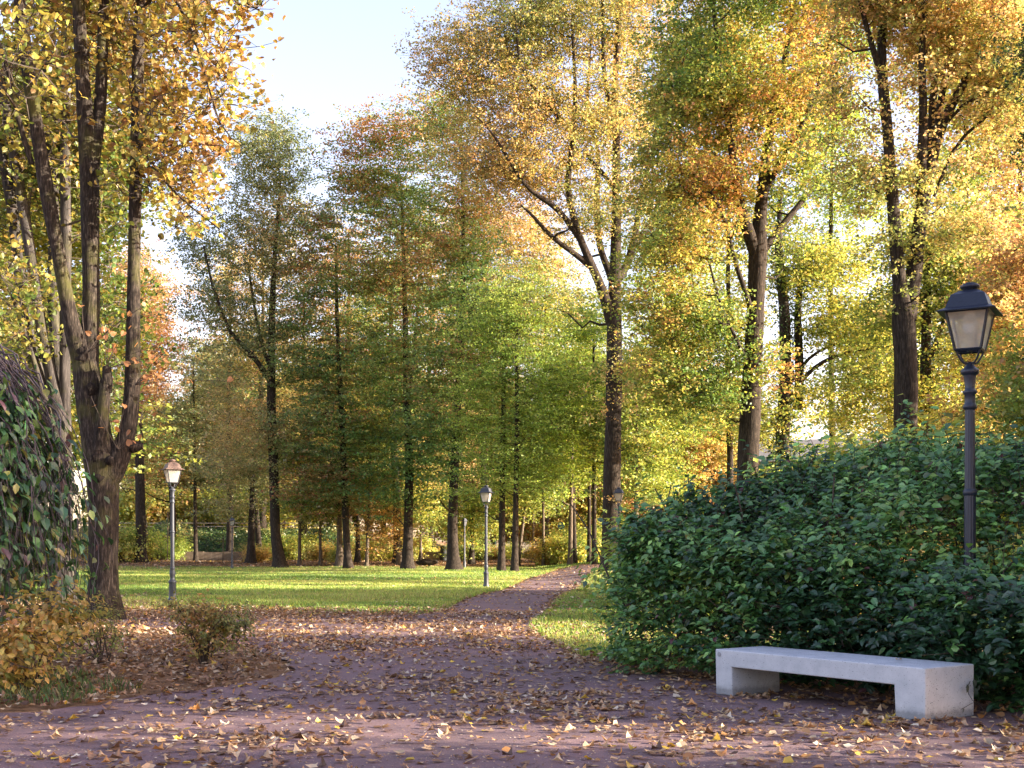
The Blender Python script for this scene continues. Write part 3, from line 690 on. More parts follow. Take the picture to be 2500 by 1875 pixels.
# ------------------------------------------------------------------ weeping tree at the left edge
def weeping():
    cx, cy = -6.5, 12.7; rg = np.random.default_rng(31)
    root = thing('weeping_tree', 'low weeping tree with purple-grey hanging twigs and dark green leaves, cut by the left edge', 'tree', (cx, cy, terrain(cx, cy)))
    g = Geo(); g.tube(np.array([[0, 0, -.2], [.05, 0, 1], [.02, .05, 2.2], [0, 0, 3.3], [.1, 0, 3.6]]), [.17, .13, .12, .11, .05], 14, lump=.08); g.build('trunk', M['bark'], root, True)
    tw = Geo(); lp = []; ld = []; r_of = lambda z, Rm: Rm*np.sqrt(np.clip(1-(np.clip(z-.6, 0, 9)/3.35)**2.2, 0, 1))
    for k in range(900):
        th = rg.uniform(-2.6, 1.2) if k > 200 else rg.uniform(0, 6.28); Rm = 1.9*rg.uniform(.55, 1.0)*(1.13 if rg.random() < .12 else 1)
        zt = 3.72*rg.uniform(.9, 1.0)-(.3*(1-Rm/2.3)); z_end = rg.choice([rg.uniform(.62, 1.4), rg.uniform(1.0, 2.6)], p=[.6, .4]) if k > 150 else rg.uniform(.9, 2.0)
        t = np.linspace(0, 1, 16); z = zt-(zt-z_end)*t**1.6
        r = r_of(z, Rm); r = np.maximum(r, .15+0*r)
        a = th+np.cumsum(rg.normal(0, .045, 16)); r = r+.10*np.sin(3.1*th+1)+.07*np.sin(7.3*th)
        P = np.c_[r*np.cos(a), r*np.sin(a), z]+rg.normal(0, .02, (16, 3))
        tw.tube(P, np.linspace(rg.uniform(.007, .014), .0025, 16), 4, cap=False)
        for q in range(rg.integers(8, 22)):
            s = rg.uniform(.30, 1)**.75; i = min(14, int(s*15)); lp.append(P[i]+(P[i+1]-P[i])*rg.random()+rg.normal(0, .07, 3)); ld.append([np.cos(a[i]), np.sin(a[i]), 0])
    tw.build('twigs', M['weep_twig'], root, True)
    lp = np.array(lp); ld = np.array(ld); n = len(lp)
    up = ld*.7+np.array([0, 0, .45]); rm = rotmats(n, up, .35, rg, np.c_[rg.normal(0, .4, (n, 2)), np.full(n, -1.6)])
    col = pick_cols([(.016, .05, .018), (.032, .10, .03), (.055, .155, .035), (.095, .19, .035), (.20, .20, .03), (.09, .045, .05)], np.clip(rg.beta(1.3, 2.2, n), 0, .999), rg)
    g = Geo(); scatter(g, T_OVAL, lp, rm*np.array([1.0])[None], (.125*rg.uniform(.5, 1.25, n)), col); g.build('leaves', M['hedge_leaf'], root)
weeping()

# ------------------------------------------------------------------ shrubs
def shrub(name, label, cat, base, blobs, pal, nshoot, nl, leaf, seed, m='leaf', group=None, tpl=T_OVAL, stem_r=.008, key0=.5, ncane=9, link=True):
    rg = np.random.default_rng(seed); root = thing(name, label, cat, base, 0, group)
    bl = np.array(blobs, float); vol = bl[:, 3]*bl[:, 4]*bl[:, 5]*bl[:, 6]; k = rg.choice(len(bl), nshoot, p=vol/vol.sum())
    d = rg.normal(size=(nshoot, 3)); d /= np.linalg.norm(d, axis=1)[:, None]; rr = rg.random(nshoot)**(1/2.2)
    p = bl[k, :3]+d*rr[:, None]*bl[k, 3:6]; p[:, 2] = np.maximum(p[:, 2], .08)
    g = Geo(); Nn = [np.array([0, 0, 0.])]
    ext = float(np.percentile(np.linalg.norm(p, axis=1), 85))
    for c in range(ncane):
        tgt = p[rg.integers(nshoot)]; t = np.linspace(0, 1, 7)[:, None]
        s0 = np.array([rg.normal(0, .05*ext), rg.normal(0, .05*ext), -.04]); P = s0+(tgt-s0)*t+np.array([0, 0, 1])*np.sin(t*np.pi)*.10*ext
        g.tube(P, np.linspace(stem_r*2, stem_r*.8, 7), 6, cap=False); Nn.extend(list(P[1:]))
    Nn = np.array(Nn)
    if link:
        for i in np.argsort(np.linalg.norm(p, axis=1)):
            j = np.argmin(np.linalg.norm(Nn-p[i], axis=1)+.6*np.clip(Nn[:, 2]-p[i, 2]+.1*ext, 0, 9)); a = Nn[j]; mid = (a+p[i])/2+rg.normal(0, .03*ext, 3)
            g.tube(np.array([a, mid, p[i]]), [stem_r*.8, stem_r*.55, stem_r*.35], 4, cap=False)
            if i % 3 == 0: Nn = np.vstack([Nn, mid, p[i]])
    g.build('stems', M['twig'], root)
    n = nshoot*nl; si = np.repeat(np.arange(nshoot), nl)
    out = d+np.array([0, 0, .6]); out /= np.linalg.norm(out, axis=1)[:, None]
    s = rg.uniform(-.5, .5, n)*nl*leaf*.42
    pos = p[si]+out[si]*s[:, None]+rg.normal(0, leaf*.5, (n, 3)); pos[:, 2] = np.maximum(pos[:, 2], .02)
    rm = rotmats(n, np.tile([0, 0, .8], (n, 1))+d[si]*.6, .4, rg, d[si]*[1, 1, .2]+[0, 0, -.35])
    key = key0+.2*vnoise(p, 2.0/max(ext, .4)*1.5, seed)[si]+rg.normal(0, .14, nshoot)[si]+rg.normal(0, .12, n)
    fg = Geo(); scatter(fg, tpl, pos, rm, leaf*rg.uniform(.6, 1.2, n), pick_cols(pal, np.clip(key, 0, .999), rg)); fg.build('leaves', M[m], root)
    return root
def tz(x, y): return (x, y, float(terrain(x, y)))
x_, y_ = at(75, 12.0), 12.0
shrub('shrub', 'golden-yellow leafy shrub under the weeping tree at the bottom left', 'shrub', tz(x_, y_),
      [(-.15, 0, .5, .5, .6, .40, 1), (.15, .3, .75, .40, .5, .30, 1), (-.2, -.2, .25, .35, .35, .2, .8), (.08, -.3, .45, .28, .3, .2, .8)],
      [(.15, .17, .03), (.27, .24, .05), (.38, .28, .06), (.42, .28, .06), (.34, .19, .06)], 240, 8, .074, 41, stem_r=.006)
x_, y_ = at(250, 15.2), 15.2
shrub('shrub', 'pale green small-leaved bush at the foot of the nearest tree', 'shrub', tz(x_, y_),
      [(0, 0, .45, .4, .4, .4, 1), (-.5, 0, .4, .5, .4, .35, 1)], [(.09, .15, .04), (.16, .2, .05), (.28, .24, .06)], 150, 9, .045, 42, stem_r=.005)
x_, y_ = at(502, 15.4), 15.4
shrub('shrub', 'small bronze-green bush standing alone at the corner of the leaf-covered bed', 'shrub', tz(x_, y_),
      [(-.2, 0, .62, .33, .35, .24, 1), (.25, 0, .55, .38, .35, .24, 1), (.05, 0, .35, .42, .3, .28, .8), (.5, .1, .5, .16, .2, .16, .5), (-.42, 0, .78, .14, .2, .14, .6)],
      [(.12, .15, .035), (.20, .20, .05), (.30, .23, .06), (.34, .18, .06)], 330, 9, .048, 43, stem_r=.006, ncane=14)

# ------------------------------------------------------------------ hedge behind the bench
def hedge():
    rg = np.random.default_rng(51)
    root = thing('hedge', 'big dark green leafy hedge behind the concrete bench', 'hedge', (3.6, 13.6, 0))
    O = np.array([3.6, 13.6, 0]); seg = np.diff(HF, axis=0); sl_ = np.linalg.norm(seg, axis=1); cum = np.r_[0, np.cumsum(sl_)]
    nrm_all = np.c_[-seg[:, 1], seg[:, 0]]/sl_[:, None]; nrm_all *= np.sign(nrm_all[:, :1])           # into the hedge (+x,+y)
    def frame(s):
        i = np.clip(np.searchsorted(cum, s)-1, 0, len(seg)-1); t = (s-cum[i])/sl_[i]
        nn = np.c_[np.interp(s, cum, np.r_[nrm_all[0, 0], nrm_all[:, 0]]), np.interp(s, cum, np.r_[nrm_all[0, 1], nrm_all[:, 1]])]
        nn /= np.linalg.norm(nn, axis=1)[:, None]
        return HF[i]+seg[i]*t[:, None], nn
    def top(s, d):
        u = s/cum[-1]
        fr_ = np.interp(u, [0, .1, .3, .5, .72, .9, 1], [.95, 1.5, 1.75, 1.6, 1.1, 1.1, 1.3])
        tp_ = np.interp(u, [0, .1, .25, .5, .75, .9, 1], [1.3, 1.85, 2.35, 2.5, 2.35, 2.45, 2.65])
        h = fr_+(tp_-fr_)*smooth(-.1, 2.2, d)-.7*smooth(2.8, 4.2, d)
        return h+.20*vnoise(np.c_[s, d, 0*s], 1.9, 4)+.10*vnoise(np.c_[s, d, 0*s], 6, 5)
    n = 7000
    s = rg.uniform(0, cum[-1], n); kind = rg.random(n)
    d = np.where(kind < .42, rg.uniform(-.15, .35, n), rg.uniform(0, 3.9, n))
    f, nn = frame(s); H = top(s, d)
    z = np.where(kind < .42, rg.uniform(.05, 1, n)*H, H-rg.exponential(.16, n))
    inner = kind > .90; z = np.where(inner, rg.uniform(.1, 1, n)*H, z)
    d = d-.35*np.sin(np.clip(z/1.3, 0, 1)*np.pi)*(kind < .42)-.05
    z = np.maximum(z, .05)
    P = np.c_[f+nn*d[:, None], z]
    lump_ = .30*vnoise(P*[1, 1, 1.5], 1.7, 7)+.16*vnoise(P, 4.5, 8); P[:, :2] += nn*lump_[:, None]
    e1, e2 = P[:, 0], P[:, 1]
    keep = (e1 > (.090+.006*P[:, 2])*e2-.03+rg.normal(0, .07, n)) & (P[:, 1] > hedge_front_y(P[:, 0])-.7)
    # clear of the bench
    ca, sa = math.cos(-b_ang), math.sin(-b_ang); bx, by = P[:, 0]-2.037, P[:, 1]-12.27
    lx, ly = bx*ca-by*sa, bx*sa+by*ca; keep &= ~((lx > -.12) & (lx < b_L+.12) & (ly < b_D+.10) & (P[:, 2] < 1.0) & (ly > -.5))
    P = P[keep]; nn = nn[keep]; kind = kind[keep]; z = z[keep]; n = len(P)
    frontish = np.clip(1-(z/2.3), 0, 1)
    out = np.c_[-nn*(.35+.9*frontish[:, None]), .45+.6*(1-frontish)]+rg.normal(0, .38, (n, 3)); out /= np.linalg.norm(out, axis=1)[:, None]
    Ls = rg.uniform(.18, .42, n)*(1+1.1*(rg.random(n) < .10))
    g = Geo()
    for i in range(n):
        a = P[i]-out[i]*.18-O; b = P[i]+out[i]*Ls[i]-O+np.array([0, 0, -.04])
        if i % 2 == 0: g.tube(np.array([a, (a+b)/2+[0, 0, .03], b]), [.005, .004, .002], 3, cap=False)
    for k in range(90):                                                                                # main canes
        s0 = rg.uniform(0.2, cum[-1], 1); f0, n0 = frame(s0); d0 = rg.uniform(.5, 2.6)
        b0 = np.r_[f0[0]+n0[0]*d0, -.05]-O; tp = b0+np.array([rg.normal(0, .4), rg.normal(0, .4), rg.uniform(1.4, 2.5)])
        if (b0+O)[0] < .078*(b0+O)[1]+.3: continue
        t = np.linspace(0, 1, 7)[:, None]; g.tube(b0+(tp-b0)*t+rg.normal(0, .04, (7, 3)), np.linspace(.02, .008, 7), 5, cap=False)
    # upright sprays breaking the outline
    m_ = 300; s2 = rg.uniform(0, cum[-1], m_); d2 = rg.uniform(.3, 3.2, m_); f2, n2 = frame(s2); P2 = np.c_[f2+n2*d2[:, None], top(s2, d2)-.12]
    o2 = np.c_[rg.normal(0, .28, (m_, 2)), np.ones(m_)]; o2 /= np.linalg.norm(o2, axis=1)[:, None]; L2 = rg.uniform(.3, .75, m_)
    k2 = P2[:, 0] > (.095+.006*P2[:, 2])*P2[:, 1]; P2, o2, L2, n2, m_ = P2[k2], o2[k2], L2[k2], n2[k2], int(k2.sum())
    for i in range(m_): g.tube(np.array([P2[i]-O, P2[i]+o2[i]*L2[i]*.5-O, P2[i]+o2[i]*L2[i]+[.04, 0, -.02]-O]), [.006, .004, .002], 3, cap=False)
    P = np.vstack([P, P2]); out = np.vstack([out, o2]); Ls = np.r_[Ls, L2]; nn = np.vstack([nn, n2]); n = len(P)
    g.build('stems', M['twig'], root)
    nl = 11; si = np.repeat(np.arange(n), nl); m = len(si); t = np.tile(np.linspace(.05, 1, nl), n)
    side = np.where(np.arange(m) % 2 == 0, 1, -1)
    lat = np.cross(out[si], np.array([0, 0, 1.])); lat /= np.linalg.norm(lat, axis=1)[:, None]+1e-6
    pos = P[si]+out[si]*(t*Ls[si])[:, None]+lat*(side*.034*rg.uniform(.6, 1.4, m))[:, None]+rg.normal(0, .016, (m, 3))+np.array([0, 0, -.04])*t[:, None]**2
    pos[:, 2] = np.maximum(pos[:, 2], .02)
    lx_ = (pos[:, 0]-2.037)*ca-(pos[:, 1]-12.27)*sa; ly_ = (pos[:, 0]-2.037)*sa+(pos[:, 1]-12.27)*ca
    kp = ~((lx_ > -.07) & (lx_ < b_L+.07) & (ly_ < b_D+.05) & (pos[:, 2] < .6))
    spin = lat*side[:, None]+out[si]*.7+np.array([0, 0, -.45])
    up = np.c_[-nn*.35, np.ones(n)][si]
    rm = rotmats(m, up, .38, rg, spin)
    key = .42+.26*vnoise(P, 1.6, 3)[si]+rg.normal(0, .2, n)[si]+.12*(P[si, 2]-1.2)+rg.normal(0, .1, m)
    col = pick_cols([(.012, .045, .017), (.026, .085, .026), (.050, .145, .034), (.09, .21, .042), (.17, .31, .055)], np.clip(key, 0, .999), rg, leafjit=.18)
    odd = rg.random(m) < .012; col[odd] = (.10, .035, .035); od2 = rg.random(m) < .006; col[od2] = (.25, .22, .06)
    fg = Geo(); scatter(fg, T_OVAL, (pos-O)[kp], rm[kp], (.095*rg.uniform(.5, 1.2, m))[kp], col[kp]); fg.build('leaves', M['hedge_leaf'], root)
hedge()
# young shoot growing up the end of the bench
def bench_shoot():
    ex = np.array([math.cos(b_ang), math.sin(b_ang), 0]); ey = np.array([-math.sin(b_ang), math.cos(b_ang), 0]); A = np.array([2.037, 12.27, .02])+ex*(b_L+.03)
    root = thing('creeper', 'thin creeper shoot with a few dark leaves against the right end of the bench', 'plant', tuple(A+ey*.72-[0, 0, .02])); O = A+ey*.72-np.array([0, 0, .02])
    p = lambda u, z: A+ex*.012+ey*u+np.array([0, 0, z])-O; g = Geo()
    g.tube(np.array([p(.80, .0), p(.70, .10), p(.60, .14), p(.54, .20), p(.53, .27), p(.56, .31)]), .003, 5)
    g.tube(np.array([p(.70, .13), p(.58, .12), p(.48, .09), p(.43, .08)]), .0022, 5); g.build('stem', M['twig'], root)
    q = np.random.default_rng(3); L_ = np.array([p(.50, .255), p(.60, .29), p(.62, .22), p(.44, .07), p(.66, .25)])+ex*.012
    g = Geo(); scatter(g, T_OVAL, L_, rotmats(5, np.tile(ex, (5, 1)), .15, q, np.tile([0, 0, -1.], (5, 1))), [.075, .085, .08, .05, .06], np.array([[.03, .055, .04]]*5)); g.build('leaves', M['hedge_leaf'], root)
bench_shoot()
g = Geo(); scatter(g, T_LITTER[1], np.zeros((1, 3)), rotmats(1, np.array([[0, .1, 1.]]), .05, np.random.default_rng(2)), [.085], np.array([[.42, .30, .16]]))
o = g.build('fallen_leaf', M['litter_leaf']); tag(o, 'single tan leaf lying on the bench seat near its right end', 'leaf'); o.location = (3.45, 10.95, .482)
# ------------------------------------------------------------------ individual trees round the lawn
def T(px, Z, limbs, blobs, *a, **k):
    if Z > 80: k.setdefault('dens', (1.4, .62))
    b = gbase(px, Z)
    lm = [px_limb(l, Z, b) for l in limbs]; lm[0][0][2] = 0.0
    bb = [px_blob(q[0], q[1], q[2], q[3], Z, q[4], b, w=q[5] if len(q) > 5 else 1, dd=q[6] if len(q) > 6 else 0) for q in blobs]
    name, label, pal = a
    return build_tree(name, label, 'tree', b, lm, bb, PAL[pal] if isinstance(pal, str) else pal, **k)

T(681, 98, [[(684, 1389, 0, 32), (672, 1300, 0, 24), (668, 1130, 0, 23), (662, 985, 0, 22), (663, 880, 0, 19), (664, 760, 0, 16), (672, 600, 0, 10), (685, 460, 0, 6), (680, 400, 0, 2.5)],
            [(660, 930, 0, 14), (634, 890, -.5, 13), (600, 850, -1, 11), (560, 810, -1.5, 9), (520, 700, -2, 7), (498, 600, -2, 5)],
            [(661, 900, 0, 11), (640, 845, .6, 9), (622, 760, .8, 7), (605, 640, 1, 5)]],
  [(650, 370, 95, 110, 3.6, 1.5), (655, 490, 90, 100, 3.4, 1.1), (650, 620, 90, 130, 3.6), (560, 560, 70, 120, 3.2, .8), (480, 620, 62, 110, 3, .8), (540, 760, 110, 120, 4, .9), (640, 830, 100, 100, 3.6, .8), (520, 900, 80, 70, 3.2, .7), (620, 1020, 110, 110, 3.8, .7), (700, 1100, 60, 120, 3.0, .5), (560, 1100, 80, 90, 3.2, .6)],
  'oak_tree', 'tall grey-green oak at the back left of the lawn, its forked dark trunk leaning left', 'oakgrey', nclump=420, per=250, leaf=.20, clump_r=(.95, .95, .5), seed=101, gap=.12, key_bias=lambda p: .14-.012*p[:, 2])
T(850, 97, [[(850, 1386, 0, 20), (845, 1300, 0, 17), (838, 1100, 0, 15), (828, 900, 0, 12), (822, 760, 0, 9), (820, 600, 0, 5)]],
  [(790, 620, 100, 110, 3.4), (760, 520, 70, 60, 2.6, .8), (760, 780, 90, 110, 3.4), (800, 900, 120, 110, 3.8), (770, 1050, 120, 110, 3.8), (830, 1170, 110, 90, 3.4, .9), (730, 1200, 60, 70, 2.6, .7)],
  'maple_tree', 'slender dark-trunked maple with rust-tinged green crown right of the grey-green oak', 'mapler', nclump=380, per=260, leaf=.20, clump_r=(1.15, 1.15, .30), seed=102)
T(995, 95, [[(995, 1387, 0, 28), (996, 1300, 0, 23), (1000, 1130, 0, 20), (993, 980, 0, 17), (990, 800, 0, 13), (985, 620, 0, 9), (980, 450, 0, 5)],
            [(994, 1000, 0, 10), (1010, 880, 1, 8), (1025, 700, 2, 6)]],
  [(980, 340, 110, 100, 3.4, 1.3), (890, 400, 100, 110, 3.6, 1.2), (850, 360, 40, 50, 2, .6), (930, 490, 110, 90, 3.8), (960, 560, 130, 130, 4.2), (900, 700, 100, 110, 3.6), (1010, 760, 110, 130, 4), (950, 900, 130, 110, 4), (920, 1050, 110, 110, 3.6), (1040, 1060, 80, 110, 3.4), (980, 1190, 110, 70, 3.4, .9)],
  'maple_tree', 'tallest dense green maple in the middle, its top touched with orange against the sky', 'maple', nclump=520, per=270, leaf=.20, clump_r=(1.2, 1.2, .32), seed=103, key_bias=lambda p: .010*(p[:, 2]-18))
T(966, 106, [[(972, 1384, 0, 22), (968, 1200, 0, 19), (958, 1000, 0, 17), (955, 880, 0, 13), (955, 700, 0, 8)]],
  [(950, 700, 70, 120, 3), (960, 900, 90, 120, 3.4), (930, 1130, 80, 80, 3, .6)],
  'maple_tree', 'dark trunk just behind and left of the tallest middle maple', 'maple', nclump=170, per=220, leaf=.22, clump_r=(1, 1, .45), seed=104)
T(1107, 91, [[(1108, 1390, 0, 33), (1104, 1300, 0, 25), (1108, 1180, 0, 22), (1116, 1000, 0, 19), (1126, 830, 0, 16), (1132, 650, 0, 12), (1130, 480, 0, 8), (1125, 330, 0, 5)],
             [(1126, 850, 0, 10), (1160, 720, 1, 8), (1190, 640, 1.5, 5)]],
  [(1100, 330, 80, 100, 3.2), (1130, 500, 100, 120, 3.8), (1100, 680, 110, 120, 3.8), (1170, 800, 90, 110, 3.4, .8), (1100, 900, 110, 110, 3.8), (1090, 1060, 110, 100, 3.6), (1120, 1170, 80, 60, 3, .7), (1060, 250, 50, 50, 2.4, .7)],
  'maple_tree', 'green maple whose straight trunk stands alone left of the path lamp', 'maple', nclump=430, per=260, leaf=.195, clump_r=(1.15, 1.15, .33), seed=105, key_bias=lambda p: .012*(p[:, 2]-12))
T(1224, 84, [[(1224, 1394, 0, 18), (1226, 1250, 0, 15), (1228, 1060, 0, 12), (1230, 900, 0, 9), (1235, 700, 0, 5)]],
  [(1210, 800, 90, 110, 2.8), (1190, 960, 110, 100, 3), (1230, 1080, 100, 90, 3), (1180, 1200, 80, 50, 2.4, .6)],
  'locust_tree', 'thin left-hand tree of the two light green ones beside the path lamp', 'locust', nclump=260, per=230, leaf=.15, clump_r=(1.0, 1.0, .26), seed=106)
T(1259, 82, [[(1256, 1396, 0, 17), (1259, 1250, 0, 14), (1262, 1060, 0, 12), (1262, 900, 0, 9), (1262, 720, 0, 5)]],
  [(1270, 760, 80, 110, 2.8), (1300, 900, 100, 100, 3), (1320, 1040, 90, 90, 3), (1280, 1150, 90, 70, 2.8, .8), (1380, 960, 60, 100, 2.4, .8)],
  'locust_tree', 'thin right-hand tree of the two light green ones beside the path lamp', 'locust', nclump=280, per=230, leaf=.15, clump_r=(1.0, 1.0, .26), seed=107)
# big golden oak
T(1497, 62, [[(1497, 1397, 0, 52), (1493, 1330, 0, 44), (1494, 1180, 0, 42), (1498, 1000, 0, 39), (1500, 880, 0, 38), (1499, 760, 0, 36), (1503, 650, 0, 28), (1505, 470, 0, 22), (1505, 325, 0, 18), (1500, 217, 0, 15), (1511, 54, 0, 12), (1520, -120, 0, 6)],
             [(1494, 790, 0, 30), (1472, 710, -.3, 24), (1440, 640, -.6, 20), (1410, 570, -.9, 17), (1383, 461, -1.2, 15), (1400, 330, -1.3, 12), (1405, 206, -1.4, 9), (1395, 60, -1.5, 6)],
             [(1440, 650, -.5, 16), (1400, 615, -.8, 13), (1367, 597, -1.2, 12), (1329, 564, -1.6, 10), (1291, 515, -2, 7), (1270, 500, -2.2, 5)],
             [(1420, 590, -.8, 16), (1383, 532, -1, 14), (1340, 490, -1.6, 13), (1296, 472, -2, 11), (1258, 423, -2.6, 9), (1231, 369, -3, 8), (1204, 325, -3.4, 6), (1161, 282, -3.8, 4)],
             [(1503, 690, 0, 22), (1530, 655, .8, 20), (1551, 580, 1.2, 17), (1565, 480, 1.6, 13), (1590, 380, 2, 9), (1610, 280, 2.2, 5)],
             [(1500, 700, .3, 18), (1462, 600, 1.2, 16), (1455, 480, 1.6, 14), (1462, 380, 2, 10), (1430, 260, 2.3, 7), (1440, 100, 2.5, 4)],
             [(1503, 320, 0, 14), (1480, 230, -.4, 11), (1470, 140, -.6, 10), (1467, 0, -.8, 8), (1460, -120, -.8, 5)],
             [(1400, 330, -1.2, 12), (1345, 262, -1.8, 11), (1291, 200, -2.2, 9), (1267, 163, -2.4, 7), (1253, 27, -2.8, 4)],
             [(1505, 470, 0, 12), (1475, 420, .5, 11), (1440, 395, .8, 8), (1425, 370, 1, 5)]],
  [(1480, 30, 180, 120, 5), (1290, 60, 150, 130, 4.6, 1), (1200, 200, 130, 130, 4, .9), (1110, 110, 90, 110, 3.2, .7), (1340, 330, 160, 130, 4.6, 1), (1480, 300, 120, 140, 4.4, .8), (1280, 430, 110, 90, 3.4, .9), (1440, 520, 130, 90, 4, .7), (1180, 370, 110, 90, 3.4, .8), (1560, 480, 70, 100, 3, .7), (1430, -130, 260, 90, 5, .8), (1060, 170, 50, 60, 2, .6), (1500, 930, 42, 220, 1.4, .7), (1400, 720, 70, 60, 2.4, .5), (1290, 640, 60, 40, 2, .4), (1500, 1230, 40, 60, 1.2, .6)],
  'oak_tree', 'big golden-brown oak right of the path with a thick dark trunk and spreading limbs', 'golden', nclump=760, per=260, leaf=.132, clump_r=(.75, .75, .42), seed=108, gap=.26, trunk_sides=18, maxbr=.08, flare=1.4, key_bias=lambda p: .22-.011*p[:, 2])
# mixed red / green tree
T(1822, 47, [[(1820, 1430, 0, 60), (1826, 1130, 0, 52), (1837, 890, 0, 46), (1846, 740, 0, 42), (1850, 610, 0, 44), (1858, 500, 0, 30), (1872, 380, 0, 25), (1886, 271, 0, 20), (1913, 163, .2, 16), (1935, 54, .4, 12), (1950, -120, .5, 6)],
             [(1848, 630, 0, 34), (1828, 570, -.3, 30), (1808, 510, -.4, 24), (1792, 420, -.6, 20), (1783, 330, -.8, 17), (1760, 200, -1, 14), (1745, 60, -1.2, 10), (1730, -100, -1.2, 5)],
             [(1856, 625, .1, 20), (1886, 580, .5, 17), (1925, 530, .8, 15), (1960, 490, 1, 13), (1994, 445, 1.4, 11), (2040, 415, 1.8, 9), (2097, 390, 2, 6)],
             [(1866, 470, 0, 17), (1895, 410, -.3, 15), (1935, 350, -.6, 13), (1983, 260, -.9, 11), (2015, 150, -1, 9), (2043, 33, -1.2, 7), (2060, -80, -1.2, 4)],
             [(1841, 780, 0, 14), (1815, 690, -.8, 12), (1790, 630, -1.1, 10), (1780, 540, -1.2, 9), (1740, 470, -1.8, 6)],
             [(1830, 900, 0, 10), (1800, 830, -1, 8), (1760, 760, -1.6, 7), (1730, 640, -2, 5)]],
  [(1750, 40, 150, 120, 3.8, 1), (1900, 60, 150, 120, 3.8), (1700, 230, 120, 130, 3.4, 1.1), (1840, 260, 120, 120, 3.4, .7), (1960, 230, 110, 120, 3.2, .8), (1650, 420, 110, 100, 3.2, 1.1), (1760, 450, 90, 90, 2.8, .8), (1950, 430, 110, 70, 2.8, .7), (1660, 600, 120, 90, 3.2, 1.1), (1620, 760, 100, 90, 2.8, 1.0), (1720, 800, 110, 90, 2.8, .9), (1830, 900, 90, 60, 2.0, .8), (1700, 950, 110, 80, 2.6, .9), (1640, 900, 80, 110, 2.4, .8), (1840, -120, 220, 100, 4, .8), (1920, 620, 60, 50, 1.8, .5)],
  'oak_tree', 'green, yellow and red leaved tree rising behind the left part of the hedge', 'mixred', nclump=800, per=250, leaf=.132, clump_r=(.62, .62, .34), seed=109, gap=.24, key_bias=lambda p: .04, trunk_sides=18, tpl=T_RHOMB, maxbr=.07, hue_f=.7, bark_m='bark')
# orange double-stemmed tree
T(2208, 40, [[(2208, 1452, 0, 62), (2210, 1150, 0, 56), (2212, 900, 0, 54), (2208, 790, 0, 56), (2196, 700, 0, 34), (2188, 600, 0, 31), (2179, 488, 0, 29), (2168, 325, 0, 26), (2152, 180, 0, 24), (2150, 110, 0, 22), (2158, 0, 0, 20), (2160, -160, 0, 12)],
             [(2216, 780, .1, 40), (2233, 651, .3, 38), (2245, 540, .4, 35), (2262, 440, .5, 31), (2285, 340, .5, 27), (2300, 290, .5, 25), (2347, 217, .6, 20), (2380, 140, .7, 17), (2401, 81, .8, 14), (2430, -30, .9, 10), (2450, -150, 1, 6)],
             [(2252, 500, .4, 26), (2247, 420, -.2, 24), (2252, 340, -.4, 22), (2255, 244, -.6, 20), (2245, 150, -.7, 17), (2260, 0, -.9, 14), (2265, -130, -1, 8)],
             [(2150, 180, 0, 16), (2128, 110, -.4, 14), (2113, 60, -.6, 12), (2098, -20, -.8, 9)],
             [(2288, 320, .5, 18), (2300, 220, .9, 17), (2325, 108, 1.2, 15), (2347, 0, 1.4, 12), (2360, -120, 1.5, 7)],
             [(2262, 440, .5, 20), (2275, 310, 1.4, 20), (2283, 180, 1.8, 17), (2290, 0, 2, 12)],
             [(2290, 330, .5, 9), (2340, 255, 0, 8), (2400, 215, -.6, 7), (2470, 205, -1, 5)],
             [(2280, 480, .6, 8), (2340, 330, .2, 8), (2400, 290, -.3, 6), (2460, 250, -.8, 4)]],
  [(2130, 30, 110, 130, 2.8, .8), (2250, 40, 110, 120, 3, .8), (2380, 60, 120, 120, 3, 1), (2470, 180, 90, 130, 2.8, 1.1), (2100, 230, 90, 110, 2.6, .8), (2210, 240, 80, 110, 2.6, .7), (2400, 330, 110, 110, 2.8, 1), (2130, 430, 80, 90, 2.2, .7), (2250, 430, 80, 90, 2.4, .6), (2440, 500, 90, 90, 2.6, .8), (2170, 600, 50, 70, 1.8, .5), (2320, 560, 80, 80, 2.2, .7), (2280, -130, 260, 110, 4, .8), (2210, 740, 40, 80, 1.4, .5)],
  'oak_tree', 'orange-leaved tree with two tall stems left of the near lantern', 'orange', nclump=500, per=240, leaf=.122, clump_r=(.55, .55, .32), seed=110, gap=.34, key_bias=lambda p: -.10, trunk_sides=18, maxbr=.06, hue_f=.7)

# ivy-clad trees behind the hedge
def ivy_tree(px, Z, label, limbs, blobs, seed, pal='yg', **k):
    t = T(px, Z, limbs, blobs, 'ivy_clad_tree', label, pal, seed=seed, **k)
    rg = np.random.default_rng(seed+7); b = np.array(t.location); pts = []
    for l in limbs[:2]:
        D = densify(px_limb(l, Z, b), .4)
        for d in D:
            m = int(70*max(.2, d[3])/.3); a = rg.uniform(0, 6.28, m); r = d[3]+rg.exponential(.16, m)+.05
            pts.append(np.c_[d[0]+r*np.cos(a), d[1]+r*np.sin(a), d[2]+rg.normal(0, .25, m)])
    p = np.vstack(pts); p = p[p[:, 2] > 0]; n = len(p)
    g = Geo(); scatter(g, T_RHOMB, p, rotmats(n, np.tile([0, 0, .6], (n, 1)), .7, rg), .15*rg.uniform(.6, 1.2, n), pick_cols([(.02, .05, .015), (.035, .08, .02), (.06, .11, .03)], rg.random(n), rg)); g.build('ivy', M['leaf'], t)
